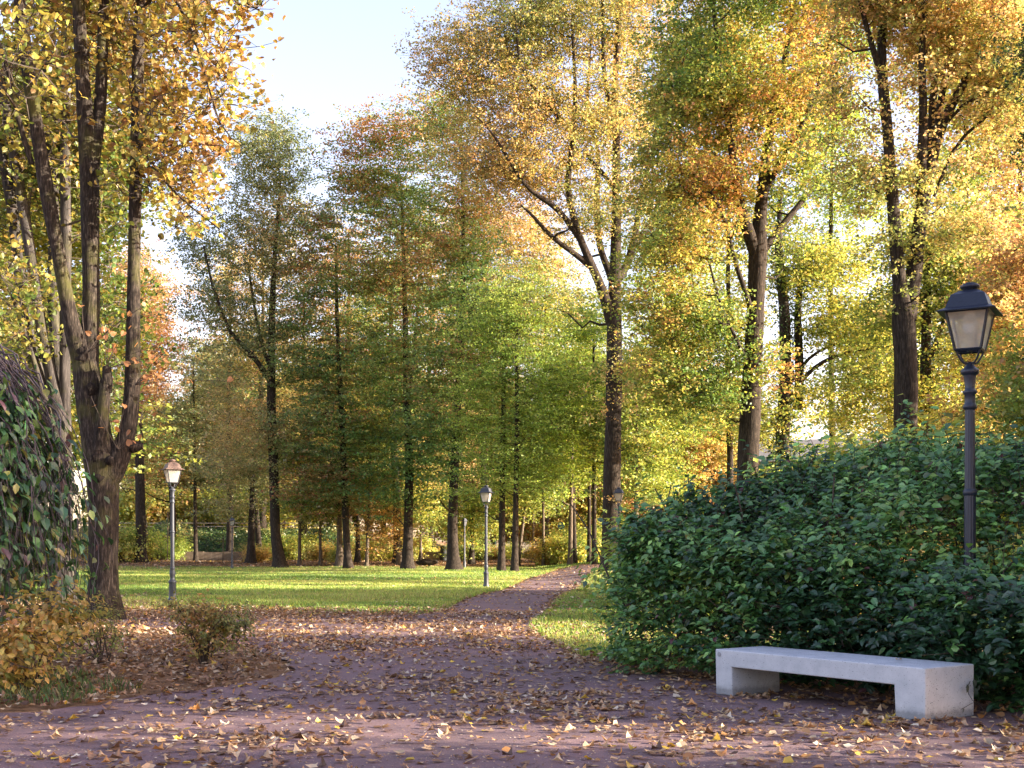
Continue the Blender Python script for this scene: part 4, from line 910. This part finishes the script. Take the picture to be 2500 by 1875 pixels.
ivy_tree(1908, 62, 'tree wrapped in dark ivy with a long bare limb reaching right, behind the hedge',
         [[(1905, 1440, 0, 40), (1910, 1100, 0, 34), (1918, 900, 0, 30), (1915, 750, 0, 26), (1900, 620, 0, 20), (1905, 480, 0, 10)],
          [(1950, 1000, .5, 24), (1952, 900, .5, 22), (1945, 760, .5, 18), (1960, 640, .5, 10)],
          [(1925, 980, 0, 12), (1965, 915, -.4, 11), (2010, 880, -.8, 10), (2060, 862, -1.2, 8), (2120, 850, -1.8, 6), (2180, 845, -2, 4)],
          [(1925, 940, 0, 9), (1975, 870, .4, 8), (2020, 845, .8, 7), (2080, 830, 1.2, 5)]],
         [(2060, 780, 110, 70, 3, .6), (1960, 660, 90, 70, 2.6, .6), (2120, 860, 80, 60, 2.4, .6), (1850, 1040, 90, 60, 2.6, .8), (2050, 650, 100, 60, 2.8, .4), (1990, 960, 100, 40, 2.4, .35)], 121, nclump=230, per=150, leaf=.17, gap=.35)
ivy_tree(2268, 56, 'ivy-covered trunk between the orange double-stemmed tree and the near lantern',
         [[(2262, 1430, 0, 34), (2262, 1100, 0, 30), (2260, 900, 0, 26), (2262, 720, 0, 22), (2270, 560, 0, 12)], [(2262, 900, 0, 14), (2300, 800, .3, 10), (2330, 700, .6, 6)]],
         [(2240, 620, 110, 90, 3, .7), (2360, 720, 110, 100, 3, .9), (2440, 640, 80, 120, 2.8, .9), (2180, 760, 90, 60, 2.6, .7), (2100, 930, 100, 80, 2.8, .7), (2400, 880, 110, 90, 3, .9), (2280, 1000, 150, 70, 3, .8)], 122, nclump=330, per=170, leaf=.17, gap=.22)
T(2460, 50, [[(2462, 1440, 0, 26), (2458, 1100, 0, 22), (2465, 850, 0, 16), (2480, 600, 0, 8)]],
  [(2440, 800, 110, 110, 3), (2480, 950, 90, 90, 2.8), (2400, 1020, 100, 60, 2.6, .8), (2520, 640, 90, 120, 2.8, 1)], 'maple_tree', 'yellow-orange tree at the right edge behind the near lantern', 'orange', nclump=260, per=190, leaf=.16, clump_r=(.7, .7, .35), seed=123, gap=.1)
T(2175, 70, [[(2175, 1410, 0, 20), (2178, 1100, 0, 18), (2172, 900, 0, 15), (2180, 700, 0, 9)]],
  [(2160, 800, 100, 80, 3), (2180, 930, 110, 70, 3), (2120, 1030, 120, 50, 3, .8)], 'maple_tree', 'slim tree with brown trunk seen left of the orange double-stemmed tree', 'yg', nclump=180, per=170, leaf=.18, seed=124, gap=.2, bark_m='bark_light')
# conifer bough tree just outside the right edge
T(2640, 24, [[(2640, 1530, 0, 60), (2645, 1000, 0, 50), (2650, 400, 0, 36), (2655, -100, 0, 20)]],
  [(2590, 120, 90, 60, 1.1, .8), (2600, 330, 80, 60, 1.0, .7), (2640, 220, 70, 60, 1.2, .8), (2660, 500, 60, 80, 1.2, .5)], 'conifer_tree', 'dark green conifer whose boughs hang into the top right corner', 'darkg', nclump=150, per=240, leaf=.06, clump_r=(.30, .26, .26), seed=125, droop=1.5, gap=.1)

# smaller trunks standing along the back of the lawn
mid = [  # px base, py top, Z, width, lean px, palette, bark, crown blobs, label, height px
    (356, 1, 112, 23, -32, 'mapler', 'bark', [(300, 1140, 90, 60, 3.4), (360, 1080, 70, 60, 3), (300, 1000, 80, 90, 3.4)], 'leaning trunk with green leaves just right of the nearest tree'),
    (478, 1, 116, 11, -6, 'oakgrey', 'bark', [(480, 1000, 70, 80, 3), (470, 1110, 60, 80, 2.8), (500, 900, 60, 70, 2.6)], 'thin dark trunk between the brown-hooded lamp and the farthest lamp'),
    (612, 1, 107, 22, 6, 'oakgrey', 'bark', [(610, 1130, 80, 80, 3.2), (560, 1220, 60, 60, 2.6)], 'short brown trunk with olive leaves left of the tall grey-green oak'),
    (634, 1, 113, 17, -14, 'oakgrey', 'bark', [(600, 1160, 60, 70, 2.6)], 'dark trunk half hidden behind the short brown one'),
    (731, 1, 103, 9, 2, 'yg', 'bark_light', [(730, 1230, 50, 60, 2.2), (720, 1120, 60, 60, 2.4)], 'pale thin trunk right of the tall grey-green oak'),
    (783, 1, 103, 9, -3, 'yg', 'bark_light', [(785, 1240, 50, 55, 2.2)], 'pale thin trunk left of the slender dark maple'),
    (829, 1, 101, 19, 0, 'mapler', 'bark_light', [(815, 1210, 60, 70, 2.6)], 'stout brown trunk touching the slender dark maple'),
    (873, 1, 108, 14, 2, 'maple', 'bark', [(880, 1180, 60, 80, 2.6)], 'dark short trunk right of the slender dark maple'),
    (895, 1, 100, 9, 12, 'yg', 'bark_light', [(905, 1180, 60, 60, 2.6), (900, 1060, 50, 90, 2.4)], 'thin pale trunk midway between the two dark maples'),
    (975, 1, 102, 14, -4, 'yellow', 'bark_light', [(950, 1290, 50, 60, 2.4)], 'pale leaning trunk left of the tallest middle maple'),
    (1027, 1, 118, 8, 0, 'yg', 'bark_light', [(1040, 1260, 50, 60, 2.6)], 'thin grey trunk left of the litter bin'),
    (1041, 1, 122, 12, 2, 'yg', 'bark_light', [(1030, 1200, 60, 70, 2.8)], 'grey trunk nearest the litter bin'),
    (1151, 1, 104, 15, 4, 'yg', 'bark', [(1150, 1290, 60, 60, 2.8), (1160, 1220, 50, 60, 2.6)], 'brown trunk between the lone green maple and the path lamp'),
    (1264, 1, 102, 10, 34, 'yg', 'bark_light', [(1300, 1200, 50, 70, 2.6), (1310, 1120, 50, 60, 2.6)], 'pale trunk leaning steeply right beside the two light green trees'),
    (1301, 1, 108, 7, 2, 'yg', 'bark_light', [(1310, 1180, 60, 90, 2.8)], 'thinnest brown trunk right of the leaning pale one'),
    (1327, 1, 100, 8, -2, 'locust', 'bark_light', [(1340, 1150, 60, 90, 2.8), (1340, 1030, 60, 70, 2.8)], 'thin pale trunk in the middle of the gap left of the twin trunks'),
    (1392, 1, 92, 12, 8, 'locust', 'bark_light', [(1380, 1130, 70, 90, 2.8), (1390, 1010, 70, 80, 2.8), (1400, 880, 60, 80, 2.6)], 'left and paler one of the twin trunks beside the path bend'),
    (1404, 1, 94, 11, -10, 'yg', 'bark', [(1420, 1080, 60, 90, 2.8), (1420, 930, 60, 80, 2.8)], 'right and darker one of the twin trunks beside the path bend'),
    (1438, 1, 96, 11, 2, 'yg', 'bark', [(1440, 1060, 60, 100, 2.8), (1440, 900, 50, 100, 2.6)], 'dark thin trunk right of the twin trunks'),
    (1451, 1, 88, 13, -2, 'locust', 'bark', [(1460, 1100, 50, 90, 2.6), (1450, 960, 60, 80, 2.6), (1440, 800, 50, 80, 2.4)], 'straight thin trunk close left of the big golden-brown oak'),
    (1475, 1, 84, 15, 3, 'yg', 'bark', [(1470, 1050, 50, 90, 2.6)], 'brown trunk tucked behind the left side of the big golden-brown oak'),
    (1552, 1, 80, 14, 4, 'yg', 'bark_light', [(1560, 1050, 60, 90, 2.6), (1560, 900, 60, 90, 2.6), (1570, 1180, 60, 60, 2.4)], 'brown trunk just right of the big golden-brown oak'),
    (1588, 1, 84, 11, 6, 'locust', 'bark', [(1600, 1080, 60, 90, 2.6), (1610, 930, 60, 90, 2.6), (1620, 1180, 60, 60, 2.4)], 'thin trunk right of the big oak, above the left end of the hedge')]
for i, (px, _, Z, w, lean, pal, bk, bls, label) in enumerate(mid):
    top = min(b[1]-b[3]*.3 for b in bls); yb = HY-(float(terrain(at(px, Z), Z))-EYE)/Z*FPX
    n = 5; t = np.linspace(0, 1, n)
    limb = [(px+lean*k, yb+(top-yb)*k, 0, w*(1-.7*k)) for k in t]
    T(px, Z, [limb], bls, 'tree', label, pal, nclump=48*len(bls), per=190, leaf=.21, clump_r=(1.15, 1.15, .30), seed=200+i, bark_m=bk, trunk_sides=9, gap=.1, twigs=1, flare=1.5)

# big round orange tree behind on the left, and one more in the middle distance
T(330, 108, [[(345, 1375, 0, 26), (340, 1100, 0, 22), (335, 900, 0, 16), (335, 700, 0, 8)]],
  [(330, 720, 90, 110, 3.8), (380, 830, 60, 90, 3.4), (280, 820, 80, 100, 3.6), (340, 930, 90, 70, 3.6)], 'maple_tree', 'round orange-tan tree glowing behind the stems of the nearest tree', [(.30, .24, .08), (.36, .26, .10), (.36, .22, .10), (.32, .17, .08)], nclump=330, per=260, leaf=.21, clump_r=(.95, .95, .5), seed=130)

BK = [  # px base, Z, palette, label, blobs
 (60, 46, 'yg', 'yellow-green tree filling the gaps behind the stems at the left edge', [(40, 300, 110, 170, 2.4), (60, 600, 110, 150, 2.4), (80, 850, 110, 120, 2.2), (170, 480, 90, 200, 2.2), (190, 800, 80, 130, 2.0), (30, 1000, 90, 100, 2.0), (180, 1050, 80, 100, 2)]),
 (1180, 116, 'orange', 'tan-orange tree filling the gap between the lone green maple and the big golden oak', [(1180, 720, 90, 90, 3.6), (1200, 600, 120, 90, 3.6), (1290, 560, 80, 70, 3.2), (1330, 660, 80, 80, 3.2, 1.1), (1240, 800, 90, 110, 3.8), (1170, 900, 80, 100, 3.4), (1230, 1000, 90, 80, 3.4)]),
 (1330, 112, 'yg', 'olive-green tree behind the big golden oak, left side', [(1310, 720, 90, 110, 3.6), (1350, 860, 90, 110, 3.6), (1300, 980, 90, 100, 3.6), (1390, 760, 70, 100, 3.2)]),
 (1640, 98, 'locust', 'light green tree filling the gap between the golden oak and the green and red tree', [(1600, 640, 90, 130, 3.2), (1640, 820, 100, 130, 3.6), (1590, 1000, 90, 100, 3.4), (1690, 980, 100, 100, 3.4), (1690, 640, 80, 130, 3.2)]),
 (1780, 84, 'yg', 'tall yellow-green tree rising behind the green and red tree', [(1760, 150, 120, 160, 3.6), (1720, 400, 120, 140, 3.6), (1830, 560, 110, 120, 3.2), (1780, 780, 100, 110, 3), (1600, 260, 90, 160, 3.2), (1760, 1000, 110, 90, 3.2)]),
 (2030, 88, 'locust', 'tall pale yellow-green tree between the red-tinged tree and the orange double-stemmed tree', [(2050, 60, 130, 150, 3.8), (2020, 300, 120, 130, 3.6), (2100, 480, 110, 110, 3.4), (2010, 600, 100, 90, 3.0, .8)]),
 (2360, 80, 'yg', 'tall yellow-green tree behind the right stem of the orange tree', [(2330, 150, 130, 170, 3.8), (2380, 420, 130, 140, 3.8), (2330, 620, 120, 110, 3.6), (2440, 780, 100, 110, 3.2), (2330, 880, 110, 90, 3.0)]),
 (2490, 72, 'orange', 'tall orange tree at the right edge of the picture', [(2480, 60, 110, 160, 3.2), (2500, 330, 100, 160, 3.2), (2470, 580, 90, 120, 3)]),
 (420, 128, 'yellow', 'yellow tree low between the nearest tree and the grey-green oak', [(420, 1010, 70, 70, 3.2), (460, 1080, 90, 70, 3.4), (380, 1120, 80, 70, 3.2)]),
 (560, 122, 'orange', 'tan tree behind the lower left crown of the grey-green oak', [(560, 700, 80, 120, 3.6), (580, 860, 90, 100, 3.6), (540, 1000, 90, 100, 3.6)]),
 (740, 124, 'orange', 'rusty-leaved tree behind the slender dark maple', [(740, 700, 90, 100, 3.8), (720, 860, 100, 100, 3.8), (740, 1010, 100, 100, 3.8), (700, 1150, 80, 80, 3.4)]),
 (850, 134, 'yellow', 'pale yellow tree far behind the two dark maples', [(830, 620, 100, 110, 4.2), (860, 800, 110, 110, 4.2), (820, 980, 110, 110, 4.2), (700, 560, 70, 70, 3.4)]),
 (1120, 134, 'orange', 'orange tree far behind the lone green maple', [(1100, 560, 110, 110, 4.2), (1130, 760, 110, 110, 4.2), (1120, 950, 110, 110, 4.2), (1080, 1110, 110, 90, 4.2)]),
 (640, 132, 'golden', 'golden tree far behind the grey-green oak', [(620, 640, 90, 100, 4.0), (640, 820, 100, 110, 4.2), (600, 1000, 100, 110, 4.2), (640, 1140, 100, 80, 4)]),
 (900, 126, 'yg', 'yellow-green tree behind the two dark maples', [(880, 780, 90, 100, 3.8), (900, 930, 100, 100, 3.8), (890, 1090, 100, 100, 3.8)]),
 (1050, 124, 'golden', 'golden tree behind the tallest middle maple', [(1040, 640, 90, 120, 3.8), (1060, 820, 90, 110, 3.8), (1040, 980, 90, 100, 3.6), (1070, 1120, 90, 80, 3.4)])]
for i, (px, Z, pal, lb, bls) in enumerate(BK):
    yb = HY-(float(terrain(at(px, Z), Z))-EYE)/Z*FPX; top = min(b[1] for b in bls)
    T(px, Z, [[(px+3*math.sin(k*9), yb+(top-yb)*k, 0, 19*(1-.75*k)) for k in np.linspace(0, 1, 6)]], bls, 'tree', lb, pal, nclump=62*len(bls), per=230, leaf=.20, clump_r=(1.15, 1.15, .33), seed=500+i, trunk_sides=9, gap=.25 if px > 1500 else .12, twigs=1)

# ------------------------------------------------------------------ woods behind: copies of five trees, each in its own place
def generic(seed, H, rad, pal, name, low=.12, per=230, ncl=170, leaf=.26):
    rg = np.random.default_rng(seed); limb = [(0, 0, 0, .24), (.1, 0, H*.3, .2), (-.1, .1, H*.6, .14), (0, 0, H*.92, .05)]
    bl = [(rg.normal(0, rad*.25), rg.normal(0, rad*.25), H*(low+.1+(.86-low)*k/5), rad*(1-.45*abs(k-2)/3)*rg.uniform(.8, 1.1), rad*(1-.45*abs(k-2)/3), H*.13, 1) for k in range(6)]
    return build_tree(name, '', 'tree', (0, 0, 0), [limb], bl, PAL[pal], nclump=ncl, per=per, leaf=leaf, clump_r=(1.05, 1.05, .5), seed=seed, trunk_sides=8, gap=.05, twigs=0, flare=1.4)
prot = {}
for nm, sd, H, rd, pal in (('yg', 301, 17, 4.4, 'yg'), ('gold', 302, 18, 4.6, 'golden'), ('green', 303, 18, 4.6, 'maple'), ('yellow', 304, 15, 4.2, 'yellow'), ('orange', 305, 17, 4.5, 'orange')):
    prot[nm] = generic(sd, H, rd, pal, 'tree')
used = set()
WOOD = {'yg': ('yellow-green tree of the wood closing the view beyond the lawn', 'yellow-green trees of the far wood'),
        'gold': ('golden-brown tree of the wood closing the view beyond the lawn', 'golden-brown trees of the far wood'),
        'green': ('deep green tree of the wood closing the view beyond the lawn', 'deep green trees of the far wood'),
        'yellow': ('pale yellow tree of the wood closing the view beyond the lawn', 'pale yellow trees of the far wood'),
        'orange': ('orange tree of the wood closing the view beyond the lawn', 'orange trees of the far wood')}
def place(k, x, y, s, rz, label=None, group=None):
    o = prot[k] if k not in used else copy_tree(prot[k]); used.add(k)
    o.location = (x, y, float(terrain(x, y))-.1); o.rotation_euler = (0, 0, rz); o.scale = (s, s, s*1.0)
    o['label'] = label or WOOD[k][0]; o['group'] = group or WOOD[k][1]
rw = np.random.default_rng(77)
row = []
for Z, n, y0 in ((150, 22, 0), (162, 26, 0), (180, 28, 0)):
    for i in range(n):
        px = 330+(i+rw.uniform(.15, .85))*(2350/n); row.append((px, Z+rw.uniform(-4, 4)))
for px, Z in row:
    sc_ = rw.uniform(1.0, 1.45)
    if 340 < px < 520: sc_ = .95
    pass
    if 1900 < px < 2100: sc_ = .42*Z/118
    if 1760 < px <= 1900 or 2100 <= px < 2200: sc_ = .6
    k = rw.choice(['yg', 'gold', 'green', 'yellow', 'orange'], p=[.36, .17, .1, .22, .15])
    if 1560 < px: k = rw.choice(['yg', 'gold', 'yellow', 'orange'])
    place(k, at(px, Z), Z, sc_, rw.uniform(0, 6.28))
# unseen trees off to the right, placed to cast the foreground and lawn shade
SIDE = ('green', 'unseen tree right of the path outside the picture, placed to cast shade', 'unseen shade trees outside the picture on the right')
for x, y, s in ((9.5, 5.9, .46), (15, 4.6, .6), (27, 5.5, .42), (14, 10.3, .6), (12, 11.6, .5), (18, 12.6, .7), (13.5, 14.6, .42), (24, 12.2, .8), (32, 10.5, .8), (17, 30, .5), (17, 33.2, .6), (22, 35, .8), (16, 37, .45), (30, 36, .9), (26, 23.0, .85)):
    place('green' if (x+y) % 2 < 1 else 'yg', x, y, s, x*y, SIDE[1], SIDE[2])
for k in list(prot):
    if k not in used: place(k, 60, 150, 1, 0)

# ------------------------------------------------------------------ undergrowth
sh = {}
for nm, sd, pal, hh in (('a', 401, 'yg', 2.4), ('b', 402, 'yellow', 2.0), ('c', 403, 'locust', 3.0)):
    sh[nm] = shrub('bush', '', 'bush', (0, 0, 0), [(0, 0, hh*.5, 1.7, 1.4, hh*.45, 1), (1.2, .2, hh*.4, 1.1, 1, hh*.35, 1), (-1.2, 0, hh*.42, 1.1, 1, hh*.38, 1)], PAL[pal], 420, 16, .17, sd, tpl=T_RHOMB, stem_r=.02, link=False)
BL = {'a': ('yellow-green bush of the undergrowth beneath the far trees', 'yellow-green bushes under the far trees'), 'b': ('dry yellow bush of the undergrowth beneath the far trees', 'dry yellow bushes under the far trees'), 'c': ('light green bush of the undergrowth beneath the far trees', 'light green bushes under the far trees')}
us = set()
def pb(k, x, y, s, label=None, group=None):
    o = sh[k] if k not in us else copy_tree(sh[k]); us.add(k)
    o.location = (x, y, float(terrain(x, y))-.05); o.rotation_euler = (0, 0, x*7+y); o.scale = (s, s, s); o['label'] = label or BL[k][0]; o['group'] = group or BL[k][1]
for i in range(26):
    px = 640+i*48+rw.uniform(-15, 15); Z = rw.uniform(108, 119)
    if 1000 < px < 1240: Z += 8
    pb('abc'[rw.integers(3)], at(px, Z), Z, rw.uniform(.6, 1.15))
for px, Z, s in ((300, 108, 1.5), (250, 110, 1.4), (345, 118, 1.2), (430, 119, .9), (1390, 99, 1.1), (1350, 101, 1.2), (1460, 102, 1.3), (1560, 92, 1.4), (1640, 90, 1.5), (1720, 88, 1.5), (700, 120, 1.0), (330, 142, 2.6), (380, 143, 2.2), (440, 144, 2.4), (500, 143, 2.0), (560, 144, 2.3), (620, 143, 2.2), (290, 140, 2.6), (690, 141, 2.4)):
    pb('abc'[rw.integers(3)], at(px, Z), Z, s)
for i, (px, Z, s, k, lb) in enumerate(((1640, 26, .85, 'c', 'light green bush filling the space behind the left end of the hedge'), (1760, 30, 1.0, 'a', 'yellow-green bush behind the hedge below the green and red tree'), (1930, 33, 1.1, 'c', 'light green bush behind the hedge below the ivy-wrapped tree'), (2060, 37, 1.5, 'a', 'tall yellow-green bush behind the middle of the hedge'), (2330, 36, 1.7, 'b', 'dry yellow bush behind the near lantern'), (2180, 30, 1.15, 'b', 'low dry yellow bush behind the hedge, left of the near lantern'), (2520, 30, 1.6, 'a', 'yellow-green bush at the right edge behind the hedge'), (2230, 34.5, 2.0, 'a', 'tall bushy yellow-green growth added directly behind the orange tree to shade the lawn, hidden low by the hedge'), (2140, 39, 1.8, 'c', 'tall light green bush added behind the hedge to shade the lawn, left of the orange double-stemmed trunk'), (2030, 42, 1.7, 'c', 'light green bush added behind the hedge to shade the lawn, farthest back of the row'))):  # last three tall bushes are added to shade the front of the lawn
    pb(k, at(px, Z), Z, s, lb, 'bushes behind the hedge')

rb_ = np.random.default_rng(88); n = 42000; x = rb_.uniform(-62, -4, n); y = rb_.uniform(120.8, 136, n); ok_ = x < -4-1.1*(y-121)
x, y = x[ok_], y[ok_]; n = len(x); hgt = .35*np.clip(vnoise(np.c_[x, y, 0*x], .9, 61), 0, 2)+.15*np.clip(vnoise(np.c_[x, y, 0*x], 3, 62), 0, 2)
p = np.c_[x, y, terrain(x, y)+.05+hgt*rb_.random(n)*2.2]; g = Geo()
scatter(g, T_RHOMB, p, rotmats(n, np.tile([0, -.4, .7], (n, 1)), .5, rb_), .26*rb_.uniform(.6, 1.3, n), pick_cols([(.02, .045, .012), (.045, .085, .02), (.09, .13, .03), (.20, .19, .05), (.26, .20, .07)], np.clip(.4+.3*vnoise(p, .8, 3)+rb_.normal(0, .15, n), 0, .999), rb_))
tag(g.build('ivy_cover', M['leaf']), kind='stuff')
# ------------------------------------------------------------------ wall, fence, buildings, small things
g = Geo(); rwl = np.random.default_rng(4)
for k in range(24):
    x0 = -47+k*1.9; z = float(terrain(x0+1, 119)); h = .85+rwl.uniform(-.05, .08)
    g.box(x0, x0+1.89, 119, 119.4, z-.2, z+h)
w = g.build('retaining_wall', M['wall']); tag(w, 'low old stone wall at the foot of the green bank, back left', 'wall')
r = thing('railing', 'low railing along the raised road above the green bank', 'railing', (-40, 135.4, float(terrain(-40, 135.4))))
for (z0, z1) in ((.42, .5), (.78, .88)):
    g = Geo(); g.box(-40, 23, -.03, .03, z0, z1); g.build('rail', M['road'], r)
for k in range(13):
    g = Geo(); g.box(-39+k*5, -38.9+k*5, -.05, -.031, -.2, .8); g.build('post', M['wall'], r)
b = (at(1083, 119), 119.0); z = float(terrain(*b))
t = thing('litter_bin', 'small black litter bin under the trees left of the lone green maple', 'litter bin', (b[0], b[1], z))
g = Geo(); g.lathe([(0, 0), (.33, 0), (.34, .05), (.36, 1.1), (.34, 1.12), (0, 1.12)], 20); g.build('bin_body', M['dark'], t)
g = Geo(); g.lathe([(.30, 1.121), (.31, 1.32), (.38, 1.34), (.36, 1.42), (.2, 1.5), (0, 1.52)], 20); g.build('lid', M['dark'], t, True)
t = thing('lamp_post', 'pale slim post seen between the lone green maple and the brown trunk', 'post', (at(1134, 98), 98, float(terrain(at(1134, 98), 98))))
g = Geo(); g.lathe([(.11, -.1), (.11, .5), (.07, .55), (.06, 3.0), (.05, 3.3)], 14); g.build('pole', M['iron_far'], t, True)
g = Geo(); g.lathe([(.05, 3.3), (.12, 3.35), (.2, 3.7), (.25, 3.75), (.1, 3.95), (0, 4.0)], 4); g.build('lantern', M['iron_far'], t)
t = thing('road_sign', 'round dark blue sign on a grey pole among the far bushes', 'sign', (at(1370, 112), 112, float(terrain(at(1370, 112), 112))))
g = Geo(); g.lathe([(.04, -.2), (.04, 3.5)], 8); g.build('pole', M['iron_far'], t)
g = Geo(); g.lathe([(0, 0), (.33, 0), (.33, .04), (0, .04)], 24); o = g.build('sign_disc', M['sign_blue'], t); o.location = (0, -.05, 3.25); o.rotation_euler = (R(90), 0, 0)
rr_ = np.random.default_rng(8); a = np.linspace(.02, np.pi-.02, 9); g = Geo(); g.lathe(np.c_[.55*np.sin(a), .25-.25*np.cos(a)], 14); g.v[0] *= 1+.1*rr_.normal(size=(len(g.v[0]), 1)); g.v[0][:, 0] *= 1.6
o = g.build('rock', M['bark'], None, True); tag(o, 'mossy dark rock lying on the grass left of the lone green maple', 'rock'); o.location = tz(at(1042, 101), 101)
t = thing('mesh_fence', 'green wire mesh fence beyond the brown trunk right of the lone green maple', 'fence', tz(at(1150, 126), 126))
for k in range(8):
    g = Geo(); g.lathe([(.04, 0), (.04, 1.9)], 8); o = g.build('fence_post', M['fence_green'], t, True); o.location = (k*2.5, 0, 0)
g = Geo()
for k in range(13): g.box(0, 17.5, -.061, -.045, .1+k*.14, .112+k*.14)
for k in range(88): g.box(k*.2, k*.2+.012, -.044, -.04, .05, 1.85)
g.build('wire_mesh', M['fence_green'], t)
for i, (px, Z, h, lb) in enumerate(((544, 107, 2.3, 'thin wooden stake on the grass left of the farthest lamp'), (409, 112, 4.5, 'thin sapling stake behind the brown-hooded lamp'))):
    g = Geo(); g.tube(np.array([[0, 0, -.1], [.02, 0, h/2], [.03, 0, h]]), .045, 6); o = g.build('wooden_stake', M['bark_light']); tag(o, lb, 'stake'); o.location = tz(at(px, Z), Z)
def house(label, x, y, w, d, h, mt, rh, rz=0.0, nwin=4):
    t = thing('house', label, 'house', (x, y, float(terrain(x, y))-.3), rz)
    g = Geo(); g.box(-w/2, w/2, 0, d, 0, h); wl = g.build('wall', mt, t)
    g = Geo(); V = [(-w/2-.5, -.6, h+.002), (w/2+.5, -.6, h+.002), (w/2+.5, d+.6, h+.002), (-w/2-.5, d+.6, h+.002), (-w/2-.5, d/2, h+rh), (w/2+.5, d/2, h+rh)]
    g.add(V, [(0, 1, 5, 4), (2, 3, 4, 5), (0, 3, 2, 1), (1, 2, 5, 5), (3, 0, 4, 4)]); g.build('roof', M['roof'], t)
    for k in range(nwin):
        for zz in (1.1, 4.0):
            if zz+1.4 < h:
                xx = -w/2+(k+.5)*w/nwin; g = Geo(); g.box(xx-.5, xx+.5, -.05, .02, zz, zz+1.3); g.build('window', M['window'], t)
    return t
house('tan-walled house with pale roof glimpsed above the middle of the hedge', at(1985, 104), 104, 9, 8, 9.0, M['plaster_tan'], 2.2, R(-14))
house('white house glimpsed above the hedge left of the orange double-stemmed tree', at(2100, 112), 112, 12, 8, 7.6, M['plaster'], 2.0, R(-8))
